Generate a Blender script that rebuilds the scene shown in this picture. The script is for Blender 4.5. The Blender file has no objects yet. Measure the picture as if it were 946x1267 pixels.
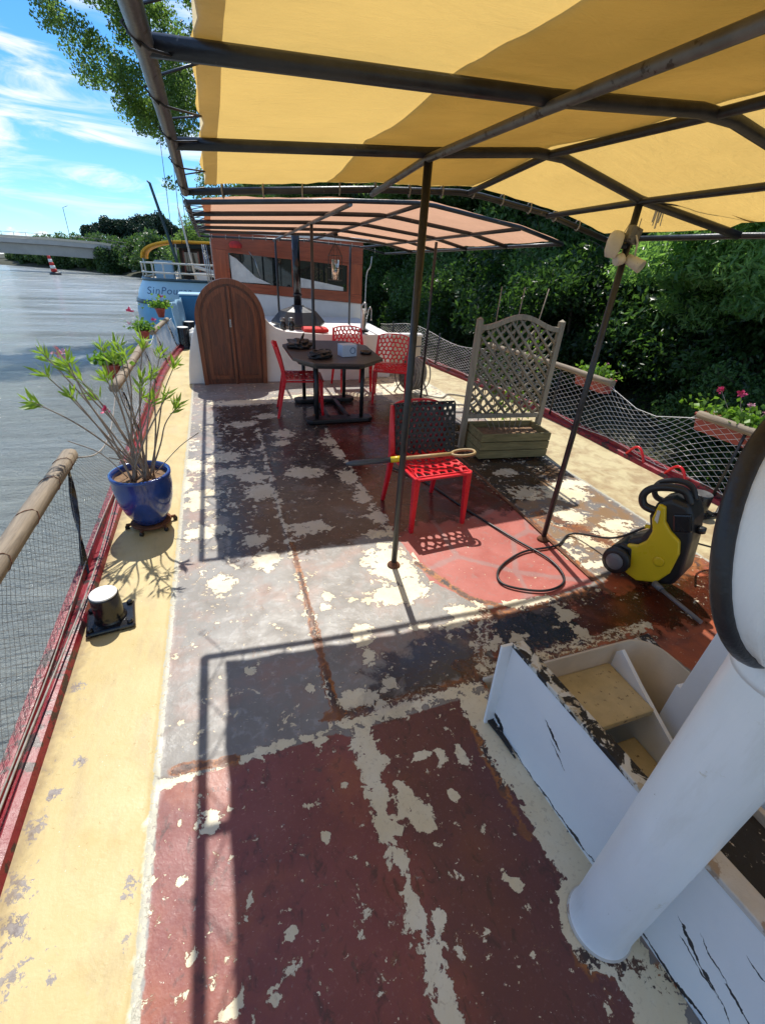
import bpy, bmesh, math, random
import numpy as np
from mathutils import Vector, Matrix, Quaternion, noise as mnoise

S = bpy.context.scene
COL = S.collection
R = math.radians

# ------------------------------------------------------------------ camera
cam = bpy.data.cameras.new("camera")
cam_o = bpy.data.objects.new("camera", cam)
COL.objects.link(cam_o)
S.camera = cam_o
cam.sensor_fit = 'VERTICAL'
cam.sensor_height = 24.0
cam.lens = 24.0 * 546.28 / 1267.0
cam.clip_start = 0.02
cam.clip_end = 6000
cam_o.matrix_world = Matrix(((0.945375, 0.116308, -0.30453, 0.0), (-0.321092, 0.493476, -0.80832, 0.0), (0.056264, 0.861948, 0.503866, 1.65), (0.0, 0.0, 0.0, 1.0)))

# ------------------------------------------------------------------ sky
SUN = Vector((0.088, 0.62, 1.0)).normalized()
SUN_EL = math.asin(SUN.z)
SUN_AZ = math.atan2(SUN.x, SUN.y)
W = bpy.data.worlds.new("World")
S.world = W
W.use_nodes = True
wt = W.node_tree
for n_ in list(wt.nodes):
    wt.nodes.remove(n_)

class NT:
    """small helper that writes shader nodes"""
    def __init__(s, tree): s.t = tree
    def n(s, typ, **kw):
        nd = s.t.nodes.new(typ)
        for k, v in kw.items(): setattr(nd, k, v)
        return nd
    def put(s, sock, v):
        if hasattr(v, 'is_output'): s.t.links.new(v, sock)
        elif v is not None:
            if isinstance(v, (tuple, list)) and len(v) == 3 and sock.type == 'RGBA': v = (*v, 1)
            sock.default_value = v
    def math(s, op, a, b=None, c=None, clamp=False):
        nd = s.n('ShaderNodeMath', operation=op); nd.use_clamp = clamp
        s.put(nd.inputs[0], a); s.put(nd.inputs[1], b)
        if c is not None: s.put(nd.inputs[2], c)
        return nd.outputs[0]
    def noise(s, vec, scale, detail=4, rough=.55, dist=0.0, color=False):
        nd = s.n('ShaderNodeTexNoise'); s.put(nd.inputs['Vector'], vec)
        nd.inputs['Scale'].default_value = scale; nd.inputs['Detail'].default_value = detail
        nd.inputs['Roughness'].default_value = rough; nd.inputs['Distortion'].default_value = dist
        return nd.outputs['Color' if color else 'Fac']
    def voro(s, vec, scale, feature='F1', out='Distance', rnd=1.0):
        nd = s.n('ShaderNodeTexVoronoi', feature=feature); s.put(nd.inputs['Vector'], vec)
        nd.inputs['Scale'].default_value = scale; nd.inputs['Randomness'].default_value = rnd
        return nd.outputs[out]
    def ramp(s, v, lo, hi, a=0.0, b=1.0, smooth=False):
        nd = s.n('ShaderNodeMapRange'); nd.clamp = True
        if smooth: nd.interpolation_type = 'SMOOTHSTEP'
        s.put(nd.inputs[0], v)
        for i, q in enumerate((lo, hi, a, b)): nd.inputs[i + 1].default_value = q
        return nd.outputs[0]
    def mix(s, f, a, b, mode='MIX'):
        nd = s.n('ShaderNodeMix', data_type='RGBA', blend_type=mode)
        s.put(nd.inputs[0], f); s.put(nd.inputs[6], a); s.put(nd.inputs[7], b)
        return nd.outputs[2]
    def mapping(s, vec, sc=(1, 1, 1), rot=(0, 0, 0), loc=(0, 0, 0)):
        nd = s.n('ShaderNodeMapping'); s.put(nd.inputs[0], vec)
        nd.inputs[1].default_value = loc; nd.inputs[2].default_value = rot; nd.inputs[3].default_value = sc
        return nd.outputs[0]
    def sep(s, vec):
        nd = s.n('ShaderNodeSeparateXYZ'); s.put(nd.inputs[0], vec); return nd.outputs
    def coord(s, which='Object'): return s.n('ShaderNodeTexCoord').outputs[which]
    def attr(s, name): return s.n('ShaderNodeAttribute', attribute_name=name).outputs['Fac']
    def bump(s, h, strength=.3, dist=.01, normal=None):
        nd = s.n('ShaderNodeBump'); s.put(nd.inputs['Height'], h)
        nd.inputs['Strength'].default_value = strength; nd.inputs['Distance'].default_value = dist
        if normal is not None: s.put(nd.inputs['Normal'], normal)
        return nd.outputs[0]

w = NT(wt)
wo = w.n('ShaderNodeOutputWorld'); bg = w.n('ShaderNodeBackground')
wt.links.new(bg.outputs[0], wo.inputs[0])
gen = w.coord('Generated')
sky = w.n('ShaderNodeTexSky', sky_type='NISHITA')
sky.sun_disc = False
sky.sun_elevation = SUN_EL
sky.sun_rotation = SUN_AZ
sky.altitude = 50; sky.air_density = 1.0; sky.dust_density = .2; sky.ozone_density = 3.0
# the barge is trimmed about two degrees, so the true horizon lies that much lower ahead
tilt = w.mapping(gen, rot=(R(3.2), 0, 0))
wt.links.new(tilt, sky.inputs[0])
hs = w.n('ShaderNodeHueSaturation'); hs.inputs['Saturation'].default_value = 1.16; hs.inputs['Hue'].default_value = .497
wt.links.new(w.mix(1.0, sky.outputs[0], (.68, .84, 1.0), 'MULTIPLY'), hs.inputs['Color'])
zz = w.sep(tilt)[2]
cir = w.noise(w.mapping(gen, sc=(3.0, 1.5, 15), rot=(0, R(-16), R(14)), loc=(.35, 0, 1.3)), 1.5, 9, .60, 1.1)
cir2 = w.noise(w.mapping(gen, sc=(2.2, 2.2, 4), rot=(0, R(-20), 0), loc=(4.1, 2, .4)), 1.6, 3, .5)
cm = w.math('MULTIPLY', w.ramp(cir, .43, .69, smooth=True), w.ramp(cir2, .30, .52))
cm = w.math('MULTIPLY', cm, w.ramp(zz, .06, .13))
cum = w.noise(w.mapping(gen, sc=(1, 1, 2.6), loc=(.2, 0, 0)), 14, 8, .6)
cumm = w.math('MULTIPLY', w.ramp(w.math('ADD', cum, w.ramp(zz, .0, .075, .20, -.22)), .5, .57, smooth=True), w.ramp(zz, -.02, .0))
haze = w.ramp(zz, -.01, .05, .8, 0.0)
tot = w.math('MAXIMUM', w.math('MULTIPLY', cm, .95), w.math('MULTIPLY', cumm, .9), clamp=True)
tot = w.math('MAXIMUM', tot, w.math('MULTIPLY', haze, .5))
wcol = w.mix(tot, hs.outputs[0], (6.2, 6.35, 6.5))
wt.links.new(wcol, bg.inputs[0])
bg.inputs[1].default_value = 0.14

sun = bpy.data.lights.new("sun", 'SUN')
sun.energy = 4.3; sun.angle = R(.55); sun.color = (1, .955, .87)
sun_o = bpy.data.objects.new("sun", sun); COL.objects.link(sun_o)
sun_o.rotation_mode = 'QUATERNION'
sun_o.rotation_quaternion = SUN.to_track_quat('Z', 'Y')
sun_o.location = (0, 0, 30)

S.view_settings.view_transform = 'Standard'
S.view_settings.look = 'None'
S.view_settings.gamma = 1
S.view_settings.exposure = 0.42
S.view_settings.use_curve_mapping = False
S.render.engine = 'CYCLES'
S.cycles.max_bounces = 8
S.cycles.transparent_max_bounces = 16

# ------------------------------------------------------------------ materials
def new_mat(name):
    m = bpy.data.materials.new(name); m.use_nodes = True
    t = m.node_tree
    for q in list(t.nodes): t.nodes.remove(q)
    nt = NT(t); out = nt.n('ShaderNodeOutputMaterial'); p = nt.n('ShaderNodeBsdfPrincipled')
    t.links.new(p.outputs[0], out.inputs[0])
    return m, nt, p, out

def pmat(name, col, rough=.5, metal=0.0, var=.18, vscale=6, bump=.0, bscale=60, col2=None, thr=.6, c2scale=12, rvar=.1, stretch=(1, 1, 1), spec=.5, coat=0):
    m, nt, p, out = new_mat(name)
    oc = nt.coord('Object')
    v = nt.mapping(oc, sc=stretch) if stretch != (1, 1, 1) else oc
    nz = nt.noise(v, vscale, 6, .6)
    a = tuple(c * (1 - var) for c in col); b = tuple(min(1, c * (1 + var)) for c in col)
    base = nt.mix(nt.ramp(nz, .3, .7), a, b)
    if col2 is not None:
        f = nt.noise(v, c2scale, 8, .65)
        base = nt.mix(nt.ramp(f, thr, thr + .04), base, col2)
    nt.put(p.inputs['Base Color'], base)
    nt.put(p.inputs['Roughness'], nt.ramp(nz, .3, .7, max(.02, rough - rvar), min(1, rough + rvar)))
    p.inputs['Metallic'].default_value = metal
    p.inputs['Specular IOR Level'].default_value = spec
    if coat: p.inputs['Coat Weight'].default_value = coat; p.inputs['Coat Roughness'].default_value = .08
    if bump: nt.put(p.inputs['Normal'], nt.bump(nt.noise(v, bscale, 6, .6), bump, .01))
    return m

def wood(name, c1, c2, rough=.5, scale=3, stretch=(1, 1, 14), gl=0, bump=.25):
    m, nt, p, out = new_mat(name)
    v = nt.mapping(nt.coord('Object'), sc=stretch)
    a = nt.noise(v, scale, 8, .65, 1.2)
    b = nt.noise(nt.coord('Object'), 2.3, 4)
    base = nt.mix(nt.ramp(a, .32, .68), c1, c2)
    base = nt.mix(nt.math('MULTIPLY', nt.ramp(b, .45, .7), .35), base, tuple(c * .5 for c in c1))
    nt.put(p.inputs['Base Color'], base); p.inputs['Roughness'].default_value = rough
    if gl: p.inputs['Coat Weight'].default_value = gl; p.inputs['Coat Roughness'].default_value = .15
    nt.put(p.inputs['Normal'], nt.bump(a, bump, .006))
    return m

def leafmat(name, c1, c2, trans=.35, rough=.45):
    m, nt, p, out = new_mat(name)
    v = nt.attr('var')
    base = nt.mix(v, c1, c2)
    nt.put(p.inputs['Base Color'], base); p.inputs['Roughness'].default_value = rough
    p.inputs['Specular IOR Level'].default_value = .35
    tr = nt.n('ShaderNodeBsdfTranslucent')
    nt.put(tr.inputs[0], nt.mix(.5, base, (c2[0] * 1.9, c2[1] * 2.2, c2[2] * .7)))
    mx = nt.n('ShaderNodeMixShader'); mx.inputs[0].default_value = trans
    nt.t.links.new(p.outputs[0], mx.inputs[1]); nt.t.links.new(tr.outputs[0], mx.inputs[2])
    nt.t.links.new(mx.outputs[0], out.inputs[0])
    return m

def cloth(name, c1, c2, tcol, trans):
    m, nt, p, out = new_mat(name)
    oc = nt.coord('Object')
    nz = nt.noise(nt.mapping(oc, sc=(1, 1, 1)), 2.2, 8, .62)
    fine = nt.noise(nt.mapping(oc, sc=(1, 9, 1)), 40, 4, .7)
    fx = nt.math('ADD', nt.math('MULTIPLY', nz, .75), nt.math('MULTIPLY', fine, .25))
    f = nt.ramp(fx, .3, .7)
    base = nt.mix(f, c1, c2)
    st_ = nt.ramp(nt.noise(nt.mapping(oc, sc=(1.2, 3, 1), loc=(4, 1, 0)), 3, 8, .7, 1.0), .60, .72)
    base = nt.mix(nt.math('MULTIPLY', st_, .35), base, tuple(c * .6 for c in c1))
    nt.put(p.inputs['Base Color'], base); p.inputs['Roughness'].default_value = .85
    p.inputs['Specular IOR Level'].default_value = .15
    tr = nt.n('ShaderNodeBsdfTranslucent'); nt.put(tr.inputs[0], nt.mix(f, tuple(c * .82 for c in tcol), tcol))
    bn = nt.bump(nt.math('ADD', nt.noise(nt.mapping(oc, sc=(1, 2.5, 1), rot=(0, 0, .3)), 4, 6, .6, .8), nt.math('MULTIPLY', fine, .12)), .7, .05)
    nt.put(p.inputs['Normal'], bn); nt.put(tr.inputs['Normal'], bn)
    mx = nt.n('ShaderNodeMixShader'); mx.inputs[0].default_value = trans
    nt.t.links.new(p.outputs[0], mx.inputs[1]); nt.t.links.new(tr.outputs[0], mx.inputs[2])
    nt.t.links.new(mx.outputs[0], out.inputs[0])
    return m

M = {}
M['white'] = pmat('white_paint', (.80, .82, .83), .38, var=.06, vscale=3, bump=.06, bscale=25, col2=(.30, .27, .22), thr=.715, c2scale=9)
m, nt, p, out = new_mat('white_pipe_paint')
oc = nt.coord('Object')
st_ = nt.noise(nt.mapping(oc, sc=(1, 1, .16)), 12, 7, .65); sp_ = nt.noise(nt.mapping(oc, sc=(1, 1, .5)), 55, 6, .7); br_ = nt.noise(nt.mapping(oc, sc=(1, 1, .1)), 70, 4, .6)
base = nt.mix(nt.ramp(nt.noise(oc, 4, 5), .3, .7), (.78, .80, .80), (.84, .85, .86))
base = nt.mix(nt.math('MULTIPLY', nt.ramp(st_, .54, .70), .30), base, (.52, .50, .42))
base = nt.mix(nt.ramp(sp_, .70, .72), base, (.10, .09, .08))
base = nt.mix(nt.math('MULTIPLY', nt.ramp(nt.noise(nt.mapping(oc, loc=(3, 0, 0)), 9, 8, .7), .66, .70), .7), base, (.55, .50, .38))
nt.put(p.inputs['Base Color'], base); nt.put(p.inputs['Roughness'], nt.ramp(st_, .3, .7, .28, .5))
nt.put(p.inputs['Normal'], nt.bump(nt.math('ADD', br_, nt.noise(oc, 22, 5)), .16, .012))
M['pipe'] = m
M['white2'] = pmat('white_wall_paint', (.74, .73, .70), .55, var=.07, vscale=4, bump=.08, bscale=30)
M['beige'] = pmat('beige_wall_paint', (.55, .47, .36), .6, var=.12, vscale=5, bump=.1)
M['steel_dark'] = pmat('dark_painted_tube', (.035, .036, .04), .38, .3, var=.35, vscale=18, bump=.15, bscale=90, col2=(.16, .14, .12), thr=.66, c2scale=30)
M['steel_grey'] = pmat('weathered_grey_tube', (.16, .16, .16), .42, .6, var=.3, vscale=14, bump=.15, bscale=80, col2=(.07, .06, .055), thr=.58, c2scale=22)
M['black'] = pmat('black_plastic', (.012, .012, .014), .42, var=.25, vscale=9, bump=.05)
M['blackgloss'] = pmat('black_gloss_paint', (.012, .012, .014), .16, var=.3, vscale=12, bump=.1, bscale=40)
M['blackrub'] = pmat('black_rim_paint', (.014, .014, .018), .4, var=.3, vscale=12, bump=.25, bscale=70, col2=(.55, .57, .6), thr=.70, c2scale=34)
M['red'] = pmat('red_plastic', (.62, .012, .022), .30, var=.08, vscale=5, bump=.02)
M['redrail'] = pmat('red_gunwale_paint', (.20, .007, .018), .38, var=.25, vscale=9, bump=.35, bscale=50, col2=(.035, .012, .014), thr=.54, c2scale=11)
M['pinkrail'] = pmat('faded_pink_paint', (.48, .12, .16), .5, var=.2, vscale=9, bump=.3, bscale=50, col2=(.12, .03, .04), thr=.62, c2scale=13)
M['yellowp'] = pmat('yellow_plastic', (.62, .46, .012), .34, var=.06, vscale=5, bump=.02)
M['greyp'] = pmat('grey_plastic', (.13, .13, .14), .4, var=.1, vscale=5)
M['lightp'] = pmat('aged_white_plastic', (.55, .53, .47), .5, var=.12, vscale=18, col2=(.25, .2, .14), thr=.66, c2scale=40)
M['blueglaze'] = pmat('blue_glazed_ceramic', (.012, .045, .21), .17, var=.3, vscale=7, bump=.06, bscale=20, coat=.5, col2=(.16, .16, .17), thr=.67, c2scale=11)
M['soil'] = pmat('dry_soil', (.20, .12, .065), .95, var=.45, vscale=30, bump=.8, bscale=60)
M['terra'] = pmat('terracotta_plastic', (.36, .07, .055), .5, var=.12, vscale=8)
M['drift'] = wood('weathered_grey_rail_wood', (.34, .27, .19), (.16, .125, .09), .8, 3, (14, 1, 14), bump=.6)
M['driftx'] = wood('weathered_grey_wood', (.36, .31, .23), (.21, .18, .135), .85, 3, (12, 12, 1), bump=.5)
M['mossy'] = wood('mossy_plank_wood', (.28, .235, .11), (.11, .095, .038), .85, 3, (1, 9, 12), bump=.5)
M['door'] = wood('old_varnished_door_wood', (.19, .055, .018), (.055, .016, .007), .42, 3, (11, 11, 1), .25, .35)
M['door2'] = wood('light_varnished_door_wood', (.25, .075, .025), (.09, .026, .009), .42, 3, (11, 11, 1), .25, .35)
M['mahog'] = wood('varnished_mahogany', (.42, .085, .028), (.22, .042, .016), .35, 2.5, (1, 1, 9), .3, .1)
M['mahogv'] = wood('varnished_mahogany_upright', (.46, .10, .032), (.24, .05, .018), .35, 2.5, (9, 9, 1), .3, .1)
M['tabletop'] = wood('dark_table_boards', (.075, .055, .048), (.035, .027, .025), .38, 3, (1, 12, 1), .1, .2)
M['bark'] = pmat('tree_bark', (.085, .065, .048), .95, var=.5, vscale=9, bump=1.0, bscale=22, stretch=(1, 1, .25))
M['stem'] = pmat('shrub_stem', (.28, .22, .17), .8, var=.25, vscale=30)
M['rust'] = pmat('rusty_iron', (.14, .055, .025), .85, .1, var=.5, vscale=20, bump=.6, bscale=60)
M['net'] = pmat('white_netting_cord', (.72, .71, .68), .8, var=.2, vscale=12)
M['netd'] = pmat('dark_netting_wire', (.22, .21, .19), .6, .3, var=.3, vscale=12)
M['rope'] = pmat('grey_rope', (.30, .28, .25), .9, var=.3, vscale=40)
M['galv'] = pmat('galvanised_steel', (.42, .43, .43), .35, .8, var=.2, vscale=9)
M['concrete'] = pmat('bridge_concrete', (.42, .40, .37), .9, var=.14, vscale=.35, bump=.2, bscale=2)
M['hullblue'] = pmat('pale_blue_hull_paint', (.33, .55, .72), .4, var=.1, vscale=1.5)
M['hullmid'] = pmat('mid_blue_hull_paint', (.10, .32, .52), .4, var=.15, vscale=1.5)
M['hulldark'] = pmat('dark_teal_paint', (.02, .06, .085), .45, var=.3, vscale=2)
M['hullblack'] = pmat('black_hull_paint', (.02, .022, .025), .5, var=.3, vscale=2)
M['bluebox'] = pmat('blue_tarpaulin', (.012, .16, .33), .45, var=.15, vscale=4, bump=.2, bscale=6)
M['awn'] = pmat('yellow_awning_canvas', (.78, .40, .03), .7, var=.15, vscale=2)
M['cabin'] = wood('dark_cabin_boards', (.06, .04, .03), (.03, .022, .018), .6, 4, (9, 9, 1))
M['letters'] = pmat('faded_blue_lettering', (.05, .12, .26), .6, var=.1)
M['stepw'] = pmat('speckled_step_boards', (.50, .40, .22), .75, var=.16, vscale=10, bump=.3, bscale=40, col2=(.13, .09, .05), thr=.61, c2scale=36)
M['flaky'] = pmat('black_flaking_boards', (.018, .016, .017), .7, var=.4, vscale=14, bump=.7, bscale=30, col2=(.45, .40, .35), thr=.61, c2scale=48)
M['cush'] = pmat('red_cushion_cloth', (.55, .04, .035), .85, var=.12, vscale=9, bump=.3)
M['boxblue'] = pmat('pale_blue_carton', (.42, .55, .72), .5, var=.06, vscale=9)
M['darkgrey'] = pmat('dark_blue_grey_tube', (.05, .06, .075), .4, var=.2, vscale=14)
M['tan'] = wood('ash_handle_wood', (.42, .29, .13), (.3, .2, .08), .5, 5, (1, 12, 12))
M['bag'] = pmat('crumpled_white_sack', (.65, .64, .6), .7, var=.15, vscale=8, bump=.8, bscale=14)
M['glassd'] = None

m, nt, p, out = new_mat('window_glass')
p.inputs['Base Color'].default_value = (.012, .016, .015, 1); p.inputs['Roughness'].default_value = .03
p.inputs['Specular IOR Level'].default_value = .9
M['glassd'] = m
m, nt, p, out = new_mat('lantern_glass')
p.inputs['Base Color'].default_value = (.85, .88, .85, 1); p.inputs['Roughness'].default_value = .08
p.inputs['Transmission Weight'].default_value = .9
M['lglass'] = m

# flaking rim of the coaming: white, cream and black patches
m, nt, p, out = new_mat('flaking_rim_paint')
oc = nt.coord('Object')
a = nt.noise(oc, 16, 8, .62, .6); b = nt.noise(oc, 30, 6, .6)
base = nt.mix(nt.ramp(a, .50, .53), (.015, .014, .016), (.62, .60, .54))
base = nt.mix(nt.ramp(b, .56, .60), base, (.45, .38, .27))
nt.put(p.inputs['Base Color'], base); p.inputs['Roughness'].default_value = .6
nt.put(p.inputs['Normal'], nt.bump(a, .8, .02))
M['flakerim'] = m

# lip where the paint is faded and blotchy (paler rim)
M['pallip'] = pmat('faded_rim_paint', (.56, .52, .47), .6, var=.12, vscale=8, bump=.5, bscale=25, col2=(.36, .27, .2), thr=.56, c2scale=14)

# coaming side: white with a few long dark cracks
m, nt, p, out = new_mat('cracked_white_paint')
oc = nt.coord('Object'); sx, sy, sz = nt.sep(oc)
wob = nt.noise(oc, 9, 5, .6); w2 = nt.noise(nt.mapping(oc, loc=(3, 1, 2)), 22, 6, .65)
base = nt.mix(nt.ramp(nt.noise(oc, 3, 5), .3, .7), (.76, .78, .80), (.83, .84, .85))
def crack(y0, z0, y1, z1, wd):
    dy, dz = y1 - y0, z1 - z0; L = math.hypot(dy, dz)
    ay = nt.math('SUBTRACT', sy, y0); az = nt.math('SUBTRACT', sz, z0)
    tt = nt.math('DIVIDE', nt.math('ADD', nt.math('MULTIPLY', ay, dy / L), nt.math('MULTIPLY', az, dz / L)), L)
    dd = nt.math('ADD', nt.math('MULTIPLY', ay, -dz / L), nt.math('MULTIPLY', az, dy / L))
    dd = nt.math('ABSOLUTE', nt.math('ADD', dd, nt.math('MULTIPLY', nt.math('SUBTRACT', wob, .5), .08)))
    tc = nt.math('SUBTRACT', tt, .5); env = nt.math('SUBTRACT', 1.0, nt.math('MULTIPLY', nt.math('MULTIPLY', tc, tc), 4.0))
    lim = nt.math('MULTIPLY', nt.math('MULTIPLY', env, nt.ramp(w2, .35, .65, .2, 1.6)), wd)
    return nt.math('GREATER_THAN', lim, dd)
cr = None
for args in [(.70, .30, .60, .25, .005), (.66, .26, .56, .20, .003), (.17, .21, -.02, .10, .006), (.14, .16, .02, .12, .004), (.12, .24, -.1, .12, .004), (.35, .30, .22, .24, .002), (.05, .33, -.05, .3, .004), (.98, .008, -.5, .008, .006), (.92, .05, .84, .02, .018)]:
    c_ = crack(*args); cr = c_ if cr is None else nt.math('MAXIMUM', cr, c_)
base = nt.mix(cr, base, (.02, .02, .025))
nt.put(p.inputs['Base Color'], base); p.inputs['Roughness'].default_value = .36
nt.put(p.inputs['Normal'], nt.bump(nt.math('ADD', wob, nt.math('MULTIPLY', cr, -.6)), .22, .02))
M['cracked'] = m

# river water
m, nt, p, out = new_mat('river_water')
oc = nt.coord('Object')
v1 = nt.mapping(oc, sc=(1, 1.6, 1), rot=(0, 0, R(20)))
n1 = nt.noise(v1, 1.7, 8, .68, .4); n2 = nt.noise(nt.mapping(oc, sc=(1, 2.2, 1)), 9, 6, .65, .5)
big = nt.noise(oc, .04, 3)
p.inputs['Roughness'].default_value = .07
nt.put(p.inputs['Base Color'], nt.mix(nt.ramp(big, .35, .65), (.26, .28, .265), (.33, .35, .335)))
p.inputs['IOR'].default_value = 1.33; p.inputs['Specular IOR Level'].default_value = .6
n3 = nt.noise(nt.mapping(oc, sc=(.30, 1.1, 1), rot=(0, 0, R(-12))), .8, 5, .6, .5)
h = nt.math('ADD', nt.math('MULTIPLY', n1, 1.0), nt.math('ADD', nt.math('MULTIPLY', n2, .35), nt.math('MULTIPLY', n3, 1.8)))
wind = nt.noise(nt.mapping(oc, sc=(.10, .5, 1), rot=(0, 0, R(-10))), .6, 6, .6, .4)
nt.put(p.inputs['Roughness'], nt.ramp(wind, .38, .62, .05, .26))
nt.put(p.inputs['Normal'], nt.bump(h, 1.0, .22))
M['water'] = m

M['ground'] = pmat('river_bank_soil', (.045, .045, .022), 1, var=.5, vscale=1.3, bump=.8, bscale=6)
M['leafA'] = leafmat('poplar_leaves', (.055, .10, .035), (.16, .24, .08), .55)
M['leafB'] = leafmat('dark_bank_leaves', (.005, .018, .009), (.095, .18, .055), .38, .35)
M['leafC'] = leafmat('ash_leaves', (.045, .12, .05), (.26, .40, .15), .50, .32)
M['leafD'] = leafmat('far_bank_leaves', (.035, .075, .030), (.09, .15, .045), .3)
M['leafE'] = leafmat('pine_needles', (.012, .032, .018), (.03, .06, .03), .1)
M['leafF'] = leafmat('oleander_leaves', (.12, .21, .03), (.30, .42, .06), .35)
M['leafG'] = leafmat('potted_plant_leaves', (.05, .13, .02), (.20, .34, .05), .35)
M['pink'] = pmat('pink_petals', (.62, .05, .16), .6, var=.2)
M['palepink'] = pmat('pale_pink_petals', (.70, .35, .42), .6, var=.15)
M['cloth'] = cloth('yellow_awning_cloth', (.56, .37, .11), (.68, .46, .15), (.95, .62, .18), .46)
M['cloth2'] = cloth('doubled_yellow_cloth', (.56, .50, .33), (.64, .57, .38), (.90, .78, .50), .47)
M['clothp'] = cloth('pinkish_awning_cloth', (.66, .42, .29), (.76, .50, .35), (.88, .50, .32), .46)

# ------------------------------------------------------------------ mesh helpers
class MB:
    def __init__(s): s.v = []; s.f = []; s.sm = []
    def add(s, vs, fs, smooth=False):
        o = len(s.v); s.v.extend([tuple(q) for q in vs]); s.f.extend([tuple(i + o for i in f) for f in fs]); s.sm.extend([smooth] * len(fs))
        return s
    def box(s, c, d, rot=None):
        x, y, z = d[0] / 2, d[1] / 2, d[2] / 2
        P = [Vector(q) for q in ((-x, -y, -z), (x, -y, -z), (x, y, -z), (-x, y, -z), (-x, -y, z), (x, -y, z), (x, y, z), (-x, y, z))]
        if rot is not None: P = [rot @ q for q in P]
        c = Vector(c)
        return s.add([q + c for q in P], [(0, 3, 2, 1), (4, 5, 6, 7), (0, 1, 5, 4), (1, 2, 6, 5), (2, 3, 7, 6), (3, 0, 4, 7)])
    def bar(s, a, b, wd, th, up=(0, 0, 1)):
        a = Vector(a); b = Vector(b); z = (b - a); L = z.length; z.normalize()
        x = Vector(up).cross(z)
        if x.length < 1e-4: x = Vector((1, 0, 0)).cross(z)
        x.normalize(); y = z.cross(x)
        return s.box((a + b) / 2, (wd, th, L), Matrix((x, y, z)).transposed())
    def tube(s, pts, r, n=8, caps=True, smooth=True):
        pts = [Vector(q) for q in pts]; m_ = len(pts)
        rs = r if isinstance(r, (list, tuple)) else [r] * m_
        t0 = (pts[1] - pts[0]).normalized()
        ref = Vector((0, 0, 1)) if abs(t0.z) < .9 else Vector((1, 0, 0))
        x = ref.cross(t0).normalized(); vs = []
        for i in range(m_):
            t = (pts[min(i + 1, m_ - 1)] - pts[max(i - 1, 0)])
            t = t.normalized() if t.length > 1e-9 else t0
            x = (x - t * x.dot(t)); x = x.normalized() if x.length > 1e-6 else ref.cross(t).normalized()
            y = t.cross(x)
            for k in range(n):
                a = 2 * math.pi * k / n
                vs.append(pts[i] + (x * math.cos(a) + y * math.sin(a)) * rs[i])
        fs = []
        for i in range(m_ - 1):
            for k in range(n):
                k2 = (k + 1) % n
                fs.append((i * n + k, i * n + k2, (i + 1) * n + k2, (i + 1) * n + k))
        s.add(vs, fs, smooth)
        if caps:
            o = len(s.v) - len(vs)
            s.f.append(tuple(o + k for k in range(n))[::-1]); s.sm.append(False)
            s.f.append(tuple(o + (m_ - 1) * n + k for k in range(n))); s.sm.append(False)
        return s
    def lathe(s, prof, c=(0, 0, 0), n=32, sx=1, sy=1, capb=True, capt=True, smooth=True):
        vs = []
        for r, z in prof:
            for k in range(n):
                a = 2 * math.pi * k / n
                vs.append((c[0] + math.cos(a) * r * sx, c[1] + math.sin(a) * r * sy, c[2] + z))
        fs = []
        for i in range(len(prof) - 1):
            for k in range(n):
                k2 = (k + 1) % n
                fs.append((i * n + k, i * n + k2, (i + 1) * n + k2, (i + 1) * n + k))
        s.add(vs, fs, smooth); o = len(s.v) - len(vs)
        if capb: s.f.append(tuple(o + k for k in range(n))[::-1]); s.sm.append(False)
        if capt: s.f.append(tuple(o + (len(prof) - 1) * n + k for k in range(n))); s.sm.append(False)
        return s
    def prism(s, poly, axis, a, b):
        """poly: 2D outline; axis 'x','y','z' = extrusion axis from a to b"""
        def P(u, v, t):
            return (t, u, v) if axis == 'x' else ((u, t, v) if axis == 'y' else (u, v, t))
        n = len(poly)
        vs = [P(u, v, a) for u, v in poly] + [P(u, v, b) for u, v in poly]
        fs = [tuple(range(n))[::-1], tuple(range(n, 2 * n))] + [(i, (i + 1) % n, n + (i + 1) % n, n + i) for i in range(n)]
        return s.add(vs, fs)
    def xf(s, mat):
        s.v = [tuple(mat @ Vector(q)) for q in s.v]; return s
    def build(s, name, m, parent=None, bevel=0, seg=2, fix=True, solid=0, label=None):
        me = bpy.data.meshes.new(name); me.from_pydata(s.v, [], s.f); me.validate(); 
        if len(s.sm) == len(me.polygons): me.polygons.foreach_set('use_smooth', s.sm)
        if fix:
            bm = bmesh.new(); bm.from_mesh(me); bmesh.ops.recalc_face_normals(bm, faces=bm.faces); bm.to_mesh(me); bm.free()
        if m: me.materials.append(m)
        o = bpy.data.objects.new(name, me); COL.objects.link(o)
        if parent: o.parent = parent
        if solid:
            md = o.modifiers.new('solid', 'SOLIDIFY'); md.thickness = solid; md.offset = 0
        if bevel:
            md = o.modifiers.new('bevel', 'BEVEL'); md.width = bevel; md.segments = seg; md.limit_method = 'ANGLE'; md.angle_limit = R(40)
            md.harden_normals = False
        if label: o['label'] = label
        return o

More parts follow.
